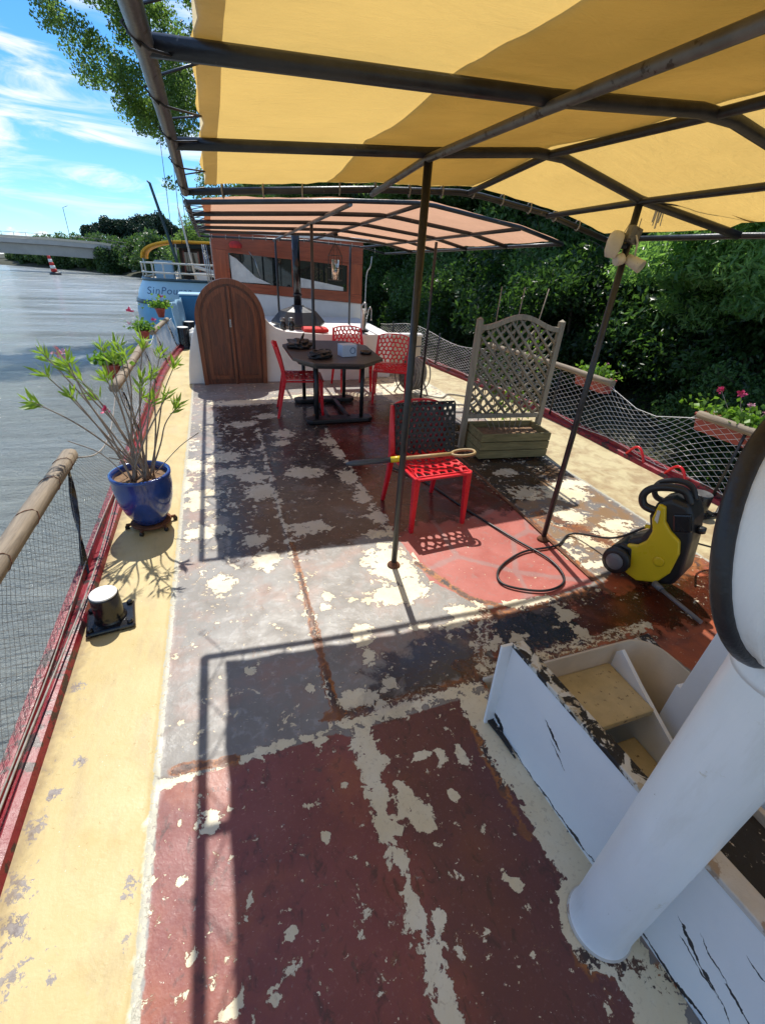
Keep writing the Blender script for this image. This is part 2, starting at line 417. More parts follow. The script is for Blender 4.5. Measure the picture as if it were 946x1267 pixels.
def thing(name, label, cat, loc=(0, 0, 0), rz=0, group=None):
    o = bpy.data.objects.new(name, None); COL.objects.link(o); o.location = loc; o.rotation_euler = (0, 0, rz)
    o.empty_display_size = .1
    o['label'] = label; o['category'] = cat
    if group: o['group'] = group
    return o
def tag(o, label, cat, group=None):
    o['label'] = label; o['category'] = cat
    if group: o['group'] = group
    return o
def struct(o): o['kind'] = 'structure'; return o
def copy_tree(o, parent=None):
    c = o.copy(); COL.objects.link(c); c.parent = parent
    for ch in list(o.children): copy_tree(ch, c)
    return c
def smoothpts(pts, n=6):
    """Catmull-Rom through the points"""
    P = [Vector(q) for q in pts]; P = [P[0] * 2 - P[1]] + P + [P[-1] * 2 - P[-2]]; o = []
    for i in range(1, len(P) - 2):
        for k in range(n):
            t = k / n; a, b, c, d = P[i - 1:i + 3]
            o.append(.5 * ((2 * b) + (c - a) * t + (2 * a - 5 * b + 4 * c - d) * t * t + (3 * b - a - 3 * c + d) * t ** 3))
    o.append(P[-2]); return o
# frame of true level ground: the barge is trimmed by the bow, so far things are tipped against its deck
TILT = Matrix.Translation((0, 0, -1.5)) @ Matrix.Rotation(R(-2.2), 4, 'X')
def put_far(o, loc=(0, 0, 0), rz=0, sc=1.0):
    o.matrix_basis = TILT @ Matrix.Translation(loc) @ Matrix.Rotation(rz, 4, 'Z') @ Matrix.Scale(sc, 4)
    return o
rnd = random.Random(5)

# ================================================================== water, banks, hull and deck
mb = MB(); mb.add([(-1500, -400, 0), (700, -400, 0), (700, 2500, 0), (-1500, 2500, 0)], [(0, 1, 2, 3)])
o = mb.build('river', M['water']); put_far(o); struct(o)

shore = [(7.0, -60), (6.6, -10), (6.2, 5), (6.0, 20), (5.0, 40), (0.5, 75), (-6, 105), (-19.5, 143), (-45, 199), (-80, 250), (-170, 330), (-420, 480), (-1300, 900)]
# ground as one sheet: rises from the shore line away from the river
vs = []; fs = []; prof = [(-2, -1.2), (0, -.05), (1.2, .5), (4, 1.3), (10, 2.2), (30, 3.2), (120, 4.5), (900, 5)]
for i, (x, y) in enumerate(shore):
    a = Vector(shore[max(i - 1, 0)]); b = Vector(shore[min(i + 1, len(shore) - 1)])
    t = (b - a).normalized(); nrm = Vector((t.y, -t.x))
    for d_, z_ in prof:
        j = mnoise.noise(Vector((x * .3, y * .3, d_))) * .25 * min(1, abs(d_))
        vs.append((x + nrm.x * d_, y + nrm.y * d_, z_ + j))
K = len(prof)
for i in range(len(shore) - 1):
    for k in range(K - 1): fs.append((i * K + k, i * K + k + 1, (i + 1) * K + k + 1, (i + 1) * K + k))
mb = MB(); mb.add(vs, fs, True); o = mb.build('ground', M['ground']); put_far(o); struct(o)

# hull under the deck
XL, XR = -.86, 3.84
def halfL(y): return XL + max(0, y - 6.5) ** 1.6 * .045
def halfR(y): return XR - max(0, y - 4.0) ** 1.5 * .052
ys = [-4, -2, 0, 2, 4, 5, 6, 7, 8, 9, 10, 11.5]
vs = []; fs = []
for y in ys:
    l, r = halfL(y), halfR(y)
    vs += [(l, y, -.012), (l + .05, y, -1.2), (l + .4, y, -2.2), (r - .4, y, -2.2), (r - .05, y, -1.2), (r, y, -.012)]
for i in range(len(ys) - 1):
    for k in range(5): fs.append((i * 6 + k, i * 6 + k + 1, (i + 1) * 6 + k + 1, (i + 1) * 6 + k))
fs.append(tuple(range(6))); fs.append(tuple((len(ys) - 1) * 6 + k for k in range(6)))
barge = thing('barge', 'old steel river barge whose flaking painted deck fills the foreground', 'barge', (0, 0, 0))
MB().add(vs, fs).build('hull', M['hullblack'], barge, fix=False)

# ---- deck sheet with painted panels.  Fields stored per vertex say which coat of paint shows where.
BL = [(-0.15, 2.09, 0.09, 0.09), (-0.36, 3.79, 0.1, 0.14), (-0.01, 3.58, 0.19, 0.08), (-0.26, 3.21, 0.14, 0.08), (-0.2, 2.69, 0.11, 0.07), (0.13, 2.26, 0.09, 0.1), (0.09, 2.49, 0.08, 0.08), (0.39, 2.55, 0.08, 0.09), (0.52, 4.38, 0.12, 0.12), (0.46, 4.14, 0.09, 0.08), (0.56, 3.44, 0.17, 0.11), (0.14, 3.44, 0.11, 0.12), (0.19, 3.18, 0.12, 0.15), (0.48, 2.57, 0.1, 0.08), (-0.26, 2.66, 0.11, 0.08), (-0.3, 3.07, 0.09, 0.1), (-0.06, 3.9, 0.16, 0.11), (-0.29, 3.69, 0.13, 0.08), (0.87, 2.38, 0.11, 0.05), (0.84, 2.01, 0.15, 0.25), (0.78, 1.76, 0.18, 0.09), (0.4, 1.85, 0.03, 0.04), (0.36, 1.77, 0.02, 0.03), (0.5, 1.5, 0.05, 0.09), (0.5, 1.38, 0.04, 0.07), (0.54, 1.2, 0.06, 0.04), (0.2, 1.28, 0.02, 0.03), (0.37, 1.17, 0.09, 0.05), (1.08, 1.52, 0.11, 0.07), (-0.04, 1.44, 0.03, 0.03), (0.2, 1.03, 0.04, 0.02), (0.36, 0.92, 0.05, 0.07), (0.55, 0.86, 0.04, 0.02), (0.62, 0.84, 0.02, 0.03), (0.7, 0.83, 0.02, 0.03), (-0.21, 0.85, 0.03, 0.04), (-0.29, 0.72, 0.02, 0.02), (-0.16, 0.4, 0.03, 0.02), (0.24, 0.84, 0.02, 0.02), (0.14, 0.7, 0.02, 0.02), (0.0, 0.5, 0.02, 0.02), (-0.06, 0.39, 0.02, 0.02), (1.69, 2.23, 0.06, 0.04), (-0.38, 3.4, 0.05, 0.09), (0.13, 4.75, 0.16, 0.1), (0.41, 4.97, 0.16, 0.08), (0.96, 3.8, 0.09, 0.1), (0.9, 3.28, 0.09, 0.14), (0.93, 2.9, 0.07, 0.11), (0.94, 2.58, 0.07, 0.09), (0.93, 4.1, 0.1, 0.11), (0.81, 1.49, 0.05, 0.03), (0.18, 5.53, 0.47, 0.13), (1.19, 5.61, 0.62, 0.18), (0.6, 0.69, 0.02, 0.03), (0.43, 0.74, 0.04, 0.06), (0.36, 0.79, 0.03, 0.03), (0.46, 0.67, 0.04, 0.05), (0.35, 0.56, 0.03, 0.05), (0.35, 0.43, 0.03, 0.05), (0.35, 0.32, 0.03, 0.04), (0.36, 0.23, 0.02, 0.03), (0.41, 0.41, 0.02, 0.03), (2.34, 2.25, 0.16, 0.14), (2.38, 1.95, 0.21, 0.12), (2.61, 2.59, 0.21, 0.13), (2.63, 2.06, 0.16, 0.09), (2.55, 1.76, 0.17, 0.09), (2.27, 2.67, 0.14, 0.13), (1.93, 1.82, 0.16, 0.07), (2.08, 1.69, 0.12, 0.04), (0.98, 1.45, 0.08, 0.03), (1.07, 1.28, 0.07, 0.05), (1.49, 1.5, 0.14, 0.05), (1.63, 1.36, 0.07, 0.06), (1.61, 1.21, 0.04, 0.08), (1.26, 1.28, 0.06, 0.03), (0.67, 0.4, 0.02, 0.02), (2.72, 2.72, 0.29, 0.08), (1.66, 2.41, 0.1, 0.05), (2.32, 3.06, 0.12, 0.08), (1.89, 2.08, 0.1, 0.09)]
def axis(segs):
    o = [segs[0][0]]
    for a, b, st in segs:
        n_ = max(1, int(round((b - a) / st))); o += [a + (b - a) * (i + 1) / n_ for i in range(n_)]
    return np.array(o)
gx = axis([(-.86, 1.3, .011), (1.3, 3.0, .022), (3.0, 3.84, .05)])
gy = axis([(-1.2, .0, .05), (.0, 2.7, .011), (2.7, 6.6, .025), (6.6, 11.5, .2)])
X, Y = np.meshgrid(gx, gy)
Xw = X.copy()
for j in range(len(gy)):       # squeeze the ends to the plan of the hull
    l, r = halfL(gy[j]), halfR(gy[j])
    if gy[j] > 4: Xw[j] = l + (X[j] - XL) / (XR - XL) * (r - l)
X = Xw
# opening of the stairwell
HX0, HX1, HY0, HY1 = .955, 1.93, -1.0, 1.10
def sd_poly(px, py):
    """signed distance to polygon, positive inside"""
    def f(x, y):
        d = np.full(x.shape, 1e9); ins = np.zeros(x.shape, bool); n = len(px)
        for i in range(n):
            x0, y0, x1, y1 = px[i], py[i], px[(i + 1) % n], py[(i + 1) % n]
            ex, ey = x1 - x0, y1 - y0; t = np.clip(((x - x0) * ex + (y - y0) * ey) / (ex * ex + ey * ey), 0, 1)
            d = np.minimum(d, np.hypot(x - x0 - t * ex, y - y0 - t * ey))
            c = ((y0 > y) != (y1 > y)); xi = x0 + (y - y0) * ex / (ey if abs(ey) > 1e-9 else 1e-9)
            ins ^= (c & (x < xi))
        return np.where(ins, d, -d)
    return f
def P(*pts): return sd_poly([p_[0] for p_ in pts], [p_[1] for p_ in pts])(X, Y)
def line(x0, y0, x1, y1): # distance to a segment
    ex, ey = x1 - x0, y1 - y0; t = np.clip(((X - x0) * ex + (Y - y0) * ey) / (ex * ex + ey * ey), 0, 1)
    return np.hypot(X - x0 - t * ex, Y - y0 - t * ey)
cream = np.full(X.shape, -1.0)
for bx, by, sx_, sy_ in BL:
    cream = np.maximum(cream, 1 - np.hypot((X - bx) / (sx_ * 1.45), (Y - by) / (sy_ * 1.45)))
def band(x0, y0, x1, y1, w_, s_=1.0):
    global cream
    cream = np.maximum(cream, (1 - line(x0, y0, x1, y1) / w_) * s_)
band(-.39, 1.03, .25, 1.06, .03, .6); band(.25, 1.08, .9, 1.09, .06, .8)       # seam across the deck
band(.34, 1.15, .36, .9, .05, .6); band(.33, .98, .36, .05, .055, .70)
band(.27, 1.1, .29, 1.75, .022, .55); band(.28, 1.7, .27, 4.6, .05, .45)
band(.95, 2.3, .96, 4.4, .075, .5); band(1.02, 2.1, 1.2, 1.55, .04, .6); band(1.2, 1.5, .98, 1.16, .06, .75)
band(1.35, 1.33, 1.37, 1.33, .25, .0)
ring = np.abs(np.hypot((X - 1.40) / 1.25, Y - 1.33) - .2); cream = np.maximum(cream, (1 - ring / .05) * .35)
band(.875, 1.0, .885, -.6, .10, 1.2)          # band beside the coaming
band(.97, 1.14, 2.0, 1.17, .05, .9)
cream = np.maximum(cream, 1 - np.abs(np.hypot(X - .854, Y - .251) - .095) / .035)   # ring round the ventilator
band(-.375, .85, -.385, -.5, .03, .25); band(2.02, 3.2, 2.06, 1.6, .03, .3)
# fragments scattered over the worn middle
lft = P((-.39, 2.2), (.27, 2.2), (.27, 4.9), (-.39, 4.9)); cream = np.maximum(cream, np.where(lft > 0, .13, -1))
rgt = P((2.02, 1.7), (2.9, 1.6), (2.95, 4.2), (2.0, 4.2)); cream = np.maximum(cream, np.where(rgt > 0, .06, -1))
far_ = P((1.9, 5.0), (3.6, 4.6), (3.4, 9), (1.9, 9)); cream = np.maximum(cream, np.clip(far_ * 3, -1, .5))
mid_ = P((.27, 2.2), (.95, 2.2), (.95, 5.4), (.27, 5.4)); cream = np.maximum(cream, np.where(mid_ > 0, -.12, -1))
cream = np.maximum(cream, np.where((Y < 1.0) & (X > -.39) & (X < .9), -.46, -1))
cream = np.where(X < -.40, -1, cream)
yel = np.maximum(-.39 - X, np.minimum(X - 2.93, 3.0))
mar = P((-.375, 1.03), (.25, 1.045), (.33, 1.0), (.40, 1.03), (.9, 1.04), (.9, -2), (-.385, -2))
redp = P((.99, 2.2), (1.01, 1.83), (1.18, 1.56), (1.5, 1.50), (2.0, 1.55), (2.03, 2.3), (2.0, 3.1), (2.0, 3.6), (2.3, 4.6), (2.0, 5.3), (1.1, 5.3), (.96, 4.2), (.98, 3))
brown = P((1.12, 1.50), (1.3, 1.52), (2.0, 1.50), (2.2, 1.62), (2.9, 1.66), (3.0, .6), (2.0, .6), (1.92, 1.10), (1.05, 1.14))
cream = np.where((redp > .03) & (X < 1.97), -1, cream)
round_ = .19 - np.hypot((X - 1.40) / 1.3, (Y - 1.32))
dark = P((-.15, 2.3), (.27, 2.25), (.95, 2.4), (2.0, 2.45), (2.85, 2.9), (2.85, 3.6), (2.0, 5.4), (.5, 5.5), (-.12, 5.4))   # far awning's shade painted dark, together with glossy wetness
dark2 = P((.35, 1.10), (.45, 1.08), (.95, 1.14), (1.9, 1.14), (2.9, 1.0), (2.9, 1.45), (1.9, 1.46), (.8, 1.43), (.5, 1.32))  # near awning's shade painted dark, together with glossy wetness
wet_shade = np.maximum(dark, dark2)
tan = P((2.05, 1.5), (2.9, 1.4), (2.9, 4.4), (2.1, 4.4))
rust = np.full(X.shape, -1.0)
for q in [(-.33, 1.065, -.12, 1.045, .03), (.25, 1.12, .42, 1.1, .05), (.28, 1.1, .29, 2.4, .03), (1.0, 2.0, 1.16, 1.62, .03), (1.16, 1.62, 1.3, 1.52, .03), (.855, 2.01, .857, 2.01, .035), (.9, 1.2, 1.0, 1.05, .06), (2.0, 1.4, 2.05, 2.3, .03), (2.45, 1.5, 2.75, 1.6, .2), (2.2, 2.3, 2.4, 1.9, .13)]:
    rust = np.maximum(rust, 1 - line(*q[:4]) / q[4])
for q in [(.98, 1.13, 1.9, 1.17, .07), (1.2, 1.5, 1.0, 1.2, .07), (1.1, 1.45, 1.9, 1.48, .05), (.78, .5, .80, .9, .03), (.76, .2, .95, .1, .05), (.5, 1.1, .9, 1.12, .05)]:
    rust = np.maximum(rust, (1 - line(*q[:4]) / q[4]) * .75)
chips = np.full(X.shape, -1.0)
for bx, by, s_ in [(-.71, 1.1, .035), (-.735, 1.0, .04), (-.745, .84, .05), (-.71, .73, .045), (-.69, .63, .04), (-.65, 1.2, .02), (-.735, 1.55, .03), (-.60, .60, .02), (-.73, .45, .06), (-.44, .75, .03), (-.42, .62, .02), (-.74, 2.2, .03), (-.5, 2.9, .02)]:
    chips = np.maximum(chips, 1 - np.hypot((X - bx), (Y - by) * .8) / (s_ * 1.05))
chips = np.maximum(chips, np.where((X < -.60) & (Y < 1.7), -.05 - (X + .78) * 3.2 - np.maximum(0, Y - .8) * .35, -1))
pale = P((-.395, .95), (-.36, .95), (-.345, .5), (-.33, .2), (-.40, .2))
bluish = 1 - np.hypot((X - .01) / .03, (Y - .36) / .05)

hide = (X[:-1, :-1] >= HX0 - .002) & (X[:-1, 1:] <= HX1 + .02) & (Y[1:, :-1] <= HY1 + .006)
ny_, nx_ = X.shape
idx = np.arange(ny_ * nx_).reshape(ny_, nx_)
quads = np.stack([idx[:-1, :-1], idx[:-1, 1:], idx[1:, 1:], idx[1:, :-1]], -1)[~hide]
Z = np.zeros_like(X)
Z += .006 * np.exp(-((X + .392) / .006) ** 2)                                # weld bead
Z += .004 * np.exp(-((X - .28) / .012) ** 2) * (Y > 1.1)
for q in (0.55, 2.1):
    Z += .0025 * np.sin(X * 5 + q) * np.sin(Y * 3.1 + q)
Z += .004 * np.exp(-((Y - 1.07) / .02) ** 2) * (X > -.39) * (X < .95)
me = bpy.data.meshes.new('deck')
verts = np.stack([X, Y, Z], -1).reshape(-1, 3)
me.from_pydata(verts.tolist(), [], quads.tolist())
me.polygons.foreach_set('use_smooth', [True] * len(me.polygons))
for nm, arr in dict(cream=cream, yel=yel, mar=mar, redp=redp, brown=brown, rnd=round_, wet_shade=wet_shade, tan=tan, rust=rust, chips=chips, pale=pale, bluish=bluish).items():
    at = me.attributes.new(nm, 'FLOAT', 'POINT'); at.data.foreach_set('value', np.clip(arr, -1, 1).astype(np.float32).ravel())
deck = bpy.data.objects.new('deck', me); COL.objects.link(deck); struct(deck)

m, nt, p, out = new_mat('flaking_deck_paint')
oc = nt.coord('Object')
nA = nt.noise(oc, 7, 9, .62, .5); nB = nt.noise(nt.mapping(oc, loc=(5, 3, 0)), 22, 8, .62, .4)
nC = nt.noise(nt.mapping(oc, loc=(9, 1, 2)), 3.2, 7, .6, .3); nF = nt.noise(oc, 90, 5, .6); nD = nt.noise(nt.mapping(oc, loc=(1, 8, 2)), 60, 6, .7, .6)
def cen(x, k): return nt.math('MULTIPLY', nt.math('SUBTRACT', x, .5), k)
def edge(att, k=.1, k2=.04, sharp=.004, off=0.0):
    s_ = nt.math('ADD', nt.math('ADD', nt.attr(att), cen(nA, k)), cen(nB, k2))
    return nt.ramp(s_, off - sharp, off + sharp)
# grey coat with brownish and bluish worn parts
g = nt.mix(nt.ramp(nC, .35, .65), (.185, .166, .145), (.255, .245, .23))
g = nt.mix(nt.ramp(nt.noise(nt.mapping(oc, loc=(3, 3, 3)), 4, 6, .6), .50, .66), g, (.29, .20, .165))
g = nt.mix(nt.math('MULTIPLY', nt.ramp(nB, .52, .62), .4), g, (.38, .38, .37))
g = nt.mix(nt.math('MULTIPLY', edge('bluish', .9, .6, .15), .7), g, (.30, .37, .42))
# maroon coat
mr = nt.mix(nt.ramp(nC, .35, .65), (.18, .048, .042), (.24, .070, .062))
mr = nt.mix(nt.math('MULTIPLY', nt.ramp(nt.noise(nt.mapping(oc, loc=(7, 2, 0)), 2.6, 6, .6), .52, .66), .65), mr, (.33, .10, .05))
mr = nt.mix(nt.math('MULTIPLY', nt.ramp(nD, .60, .68), .5), mr, (.42, .20, .17))
mr = nt.mix(nt.math('MULTIPLY', nt.ramp(nB, .62, .66), .75), mr, (.085, .05, .05))
mr = nt.mix(nt.math('MULTIPLY', nt.ramp(nt.math('ADD', nt.sep(oc)[0], cen(nA, .25)), .34, .44), .6), mr, (.075, .035, .035))
dk = nt.noise(nt.mapping(oc, sc=(1.3, .8, 1), loc=(3, 9, 4)), 19, 8, .66, .7)
mr = nt.mix(nt.math('MULTIPLY', nt.ramp(dk, .55, .66), .7), mr, (.055, .028, .026))
mr = nt.mix(nt.ramp(nt.noise(nt.mapping(oc, loc=(8, 9, 4)), 42, 6, .66, .4), .665, .69), mr, (.24, .20, .18))
base = nt.mix(edge('mar', .02, .03, .003), g, mr)
# right hand side: tan and grey
tn = nt.mix(nt.ramp(nA, .42, .56), (.24, .145, .075), (.15, .14, .135))
base = nt.mix(edge('tan', .1, .05, .004), base, tn)
rd = nt.mix(nt.ramp(nC, .35, .65), (.33, .075, .055), (.42, .12, .095))
rd = nt.mix(nt.math('MULTIPLY', nt.ramp(nB, .56, .66), .5), rd, (.30, .16, .14))
vor = nt.voro(nt.mapping(oc, sc=(1, .8, 1), loc=(.2, .3, 0)), 2.2, 'DISTANCE_TO_EDGE')
rd = nt.mix(nt.math('MULTIPLY', nt.ramp(nt.math('ADD', vor, cen(nA, .1)), .05, .02), .5), rd, (.26, .20, .19))
base = nt.mix(edge('redp', .06, .03, .003), base, rd)
bb = nt.mix(nt.ramp(nA, .4, .6), (.34, .085, .035), (.20, .06, .035))
base = nt.mix(edge('brown', .08, .05, .004), base, bb)
base = nt.mix(edge('rnd', .1, .05, .004), base, (.085, .062, .062))
rs = nt.math('ADD', nt.attr('rust'), nt.math('ADD', cen(nA, 1.6), cen(nB, 1.8)))
base = nt.mix(nt.ramp(rs, .15, .4), base, nt.mix(nt.ramp(nB, .4, .6), (.36, .13, .03), (.17, .06, .025)))
# awning shade painted into the coats, along with glossy wetness
wf = nt.math('MULTIPLY', edge('wet_shade', .5, .12, .03), nt.ramp(nt.noise(nt.mapping(oc, loc=(2, 7, 1)), 5, 6, .6), .28, .45, .55, 1))
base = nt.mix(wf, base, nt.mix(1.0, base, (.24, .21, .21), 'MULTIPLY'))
# cream undercoat showing where paint has flaked off
cs = nt.math('ADD', nt.attr('cream'), nt.math('ADD', cen(nA, 1.5), cen(nB, 2.1)))
cs = nt.math('ADD', cs, cen(nD, .5))
cf = nt.ramp(cs, .34, .365)
cc = nt.mix(nt.ramp(nC, .35, .65), (.66, .56, .36), (.74, .68, .52))
cc = nt.mix(nt.math('MULTIPLY', nt.ramp(nD, .56, .66), .55), cc, (.42, .33, .22))
cc = nt.mix(nt.math('MULTIPLY', wf, .55), cc, (.36, .33, .27))  # cream takes the same painted shade and wetness
halo = nt.ramp(cs, .22, .30)
base = nt.mix(nt.math('MULTIPLY', halo, nt.ramp(nC, .4, .6, .25, .85)), base, nt.mix(.6, base, nt.mix(nt.ramp(nB, .4, .6), (.06, .03, .025), (.24, .10, .04))))
fl_ = nt.ramp(nt.noise(nt.mapping(oc, loc=(6, 2, 5)), 34, 5, .6, .3), .675, .685)
cf = nt.math('MAXIMUM', cf, fl_)
base = nt.mix(cf, base, cc)
base = nt.mix(nt.ramp(nt.math('ADD', nt.attr('rust'), nt.math('ADD', cen(nD, 2.2), cen(nB, 2.2))), .55, .65), base, nt.mix(nt.ramp(nA, .4, .6), (.20, .075, .03), (.045, .03, .028)))
# yellow walkway
yw = nt.mix(nt.ramp(nC, .3, .7), (.49, .375, .155), (.58, .465, .23))
yw = nt.mix(nt.math('MULTIPLY', nt.ramp(nt.noise(nt.mapping(oc, loc=(4, 4, 1)), 5, 6, .6), .52, .7), .5), yw, (.50, .35, .12))
rs_ = nt.mix(nt.ramp(nt.math('ADD', nt.math('MULTIPLY', nA, .6), nt.math('MULTIPLY', nC, .4)), .44, .60), (.56, .48, .28), (.35, .25, .13))
yw = nt.mix(nt.math('GREATER_THAN', nt.sep(oc)[0], 1.5), yw, rs_)
yw = nt.mix(nt.ramp(nD, .71, .74), yw, (.22, .14, .08))
yw = nt.mix(nt.ramp(nt.math('ADD', nt.attr('pale'), nt.math('ADD', cen(nA, .12), cen(nB, .06))), -.01, .01), yw, (.66, .66, .52))
ch = nt.math('ADD', nt.attr('chips'), nt.math('ADD', cen(nD, 3.4), cen(nB, 3.0)))
ch = nt.math('SUBTRACT', ch, nt.math('MULTIPLY', nt.attr('chips'), .35))
yw = nt.mix(nt.ramp(ch, .42, .46), yw, nt.mix(nt.ramp(nD, .4, .6), (.16, .13, .13), (.30, .27, .25)))
base = nt.mix(edge('yel', .012, .012, .003), base, yw)
gr_ = nt.noise(nt.mapping(oc, sc=(1, .35, 1), loc=(1, 5, 3)), 9, 8, .7, .6)
base = nt.mix(nt.math('MULTIPLY', nt.math('MULTIPLY', nt.ramp(gr_, .50, .72), nt.ramp(nt.attr('yel'), 0, .02)), .55), base, (.33, .25, .14))
base = nt.mix(nt.math('MULTIPLY', nt.ramp(nt.math('ADD', nt.attr('yel'), cen(nB, .12)), .33, .39), nt.ramp(nt.sep(oc)[0], 0, .1, .7, 0)), base, (.20, .14, .08))
yl = nt.math('ABSOLUTE', nt.math('ADD', nt.attr('yel'), cen(nB, .03)))
base = nt.mix(nt.math('MULTIPLY', nt.ramp(yl, .014, .010), nt.ramp(nD, .40, .46)), base, (.44, .42, .33))
base = nt.mix(nt.math('MULTIPLY', nt.ramp(nF, .60, .72), .25), base, nt.mix(.5, base, (.5, .45, .4)))
base = nt.mix(nt.ramp(nt.noise(nt.mapping(oc, loc=(2, 2, 8)), 130, 3, .5), .735, .75), base, (.7, .66, .55))
nt.put(p.inputs['Base Color'], base)
rg = nt.ramp(nA, .35, .65, .38, .60)
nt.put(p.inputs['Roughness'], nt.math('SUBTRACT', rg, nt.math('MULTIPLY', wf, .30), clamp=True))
hh = nt.math('ADD', nt.math('MULTIPLY', cf, -.5), nt.math('ADD', nt.math('MULTIPLY', nB, .30), nt.math('MULTIPLY', nF, .14)))
nt.put(p.inputs['Normal'], nt.bump(hh, .5, .009))
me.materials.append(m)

# raised red gunwales (parts of the barge) and fairlead hoops
def gun(fn, sgn, mat1, y0=-3, y1=11):
    ys_ = [y0 + (y1 - y0) * i / 28 for i in range(29)]
    vs = []; fs = []
    for y in ys_:
        e = fn(y); q = [(e + sgn * .085, .0), (e + sgn * .075, .035), (e + sgn * .05, .042), (e + sgn * .028, .04), (e + sgn * .022, .075), (e - sgn * .012, .08), (e - sgn * .02, -.14), (e + sgn * .02, -.14)]
        w_ = mnoise.noise(Vector((y * 1.3, 2, 5))) * .006
        vs += [(a, y, b + w_) for a, b in q]
    for i in range(len(ys_) - 1):
        for k in range(7): fs.append((i * 8 + k, i * 8 + k + 1, (i + 1) * 8 + k + 1, (i + 1) * 8 + k))
    return MB().add(vs, fs).build('gunwale', mat1, barge)
gun(halfL, 1, M['redrail']); gun(halfR, -1, M['redrail'])
lb = MB(); lb.tube(smoothpts([(halfL(y) - .03 + .01 * math.sin(y * 3), y, -.05) for y in range(-2, 11)], 4), .018, 6); lb.build('rubbing_strake', M['pinkrail'], barge)
for y in (2.55, 3.02):
    c_ = halfR(y) - .06
    a = [(c_, y - .12 + .24 * t, .02 + .13 * math.sin(math.pi * t)) for t in [i / 14 for i in range(15)]]
    MB().tube(a, .012, 8).build('hoop', M['red'], barge)
# thin black seam plate on the right
MB().bar((1.985, 1.56, .006), (2.06, 3.6, .006), .02, .008).build('seam_plate', M['rust'], barge)

# ================================================================== stairwell with coaming
hat = thing('stairwell_hatch', 'white stairwell coaming with chipped black rim beside the ventilator', 'hatch', (0.9, .5, 0))
def hb(mb, name, m_, **k):
    o_ = mb.build(name, m_, hat, **k); o_.data.transform(Matrix.Translation((-.9, -.5, 0))); return o_
# left coaming wall (leans very slightly), outer face cracked
xw = lambda y: .89 + (.92 - y) / .87 * .07
lw = MB(); vs = []
for y in (.92, -1.0):
    x_ = xw(y) if y > -.5 else xw(-1.0)
    vs += [(x_, y, -.0), (x_ + .006, y, .43), (x_ + .03, y, .43), (x_ + .03, y, -.7)]
lw.add(vs, [(0, 1, 5, 4), (1, 2, 6, 5), (2, 3, 7, 6), (0, 3, 2, 1), (4, 5, 6, 7), (3, 0, 4, 7)])
o = lw.build('coaming_wall', M['cracked'], hat); o.data.transform(Matrix.Translation((-.9, -.5, 0)))
# the crack pattern is written in deck coordinates; shift the object's origin into place
o.data.transform(Matrix.Translation((.9, .5, 0))); o.location = (-.9, -.5, 0)
fl = MB(); fl.bar((xw(.92) - .012, .915, .0), (xw(.92) - .012, .93, .428), .05, .012, (0, 1, 0)); hb(fl, 'corner_flange', M['white'])
ck = MB(); ck.prism([(xw(.9) - .03, .93), (xw(.9) + .004, .94), (xw(.9) + .004, .80), (xw(.8) - .012, .74), (xw(.8) - .02, .83)], 'z', .004, .016); hb(ck, 'corner_flake', M['flaky'])
rm = MB(); rm.bar((xw(.92) + .022, .92, .436), (xw(.28) + .022, .28, .436), .05, .02); hb(rm, 'coaming_rim', M['flakerim'], bevel=.004)
rm = MB(); rm.bar((xw(.28) + .03, .275, .437), (xw(-1) + .03, -1.0, .437), .06, .02); hb(rm, 'coaming_rim', M['pallip'], bevel=.004)
# far wall below the deck with rounded right corner, and right wall
arc = [(HX1 - .14 + .14 * math.sin(t), HY1 - .14 + .14 * math.cos(t)) for t in [math.pi / 2 * i / 10 for i in range(11)]]
path = [(HX0, HY1)] + arc + [(HX1, .8)]
fw = MB()
vs = [(x, y, .014) for x, y in path] + [(x, y, -.8) for x, y in path]; n_ = len(path)
fw.add(vs, [(i, i + 1, n_ + i + 1, n_ + i) for i in range(n_ - 1)], True)
hb(fw, 'far_wall', M['beige'], solid=.012)
cf_ = MB(); vs = []
for x, y in arc: vs += [(x, y, .003)]
vs += [(HX1 + .03, HY1 + .02, .003)]; cf_.add(vs, [tuple(range(len(vs)))]); hb(cf_, 'corner_plate', M['flakerim'])
rw = MB(); rw.prism([(.82, -.8), (.82, .012), (.80, .012), (.785, .55), (.2, .6), (-1.0, .62), (-1.0, -.8)], 'x', 1.81, 1.835); rw.box((1.88, .81, -.39), (.12, .02, .8)); hb(rw, 'high_side_wall', M['white'], bevel=.003)
sg = MB(); sg.prism([(1.08, -.02), (1.06, .01), (.9, -.08), (-.2, -.62), (-.2, -1.0), (1.08, -.5)], 'x', 1.72, 1.74); hb(sg, 'stair_stringer', M['white'])
for (y0, y1, z) in ((.80, 1.09, -.13), (.52, .82, -.36), (.25, .54, -.6)):
    st = MB().box(((.97 + 1.72) / 2, (y0 + y1) / 2, z), (.745, y1 - y0, .04)); hb(st, 'stair_tread', M['stepw'], bevel=.008)
bt = MB().box((1.45, .2, -.82), (.95, 1.9, .02)); hb(bt, 'lower_floor', M['stepw'])
fb = MB(); fb.prism([(.985, .36), (1.38, .36), (1.38, -1.0), (.995, -1.0)], 'z', .20, .225); hb(fb, 'flaking_board', M['flaky'])
lp = MB(); lp.bar((1.393, .36, .235), (1.393, -1.0, .235), .02, .045); hb(lp, 'board_lip', M['beige'], bevel=.003)
lp = MB(); lp.box((1.5, .3, .1), (.2, .02, .5)); lp.prism([(.36, -.1), (.36, .5), (-1, .5), (-1, -.1)], 'x', 1.57, 1.59); hb(lp, 'inner_partition', M['white'])

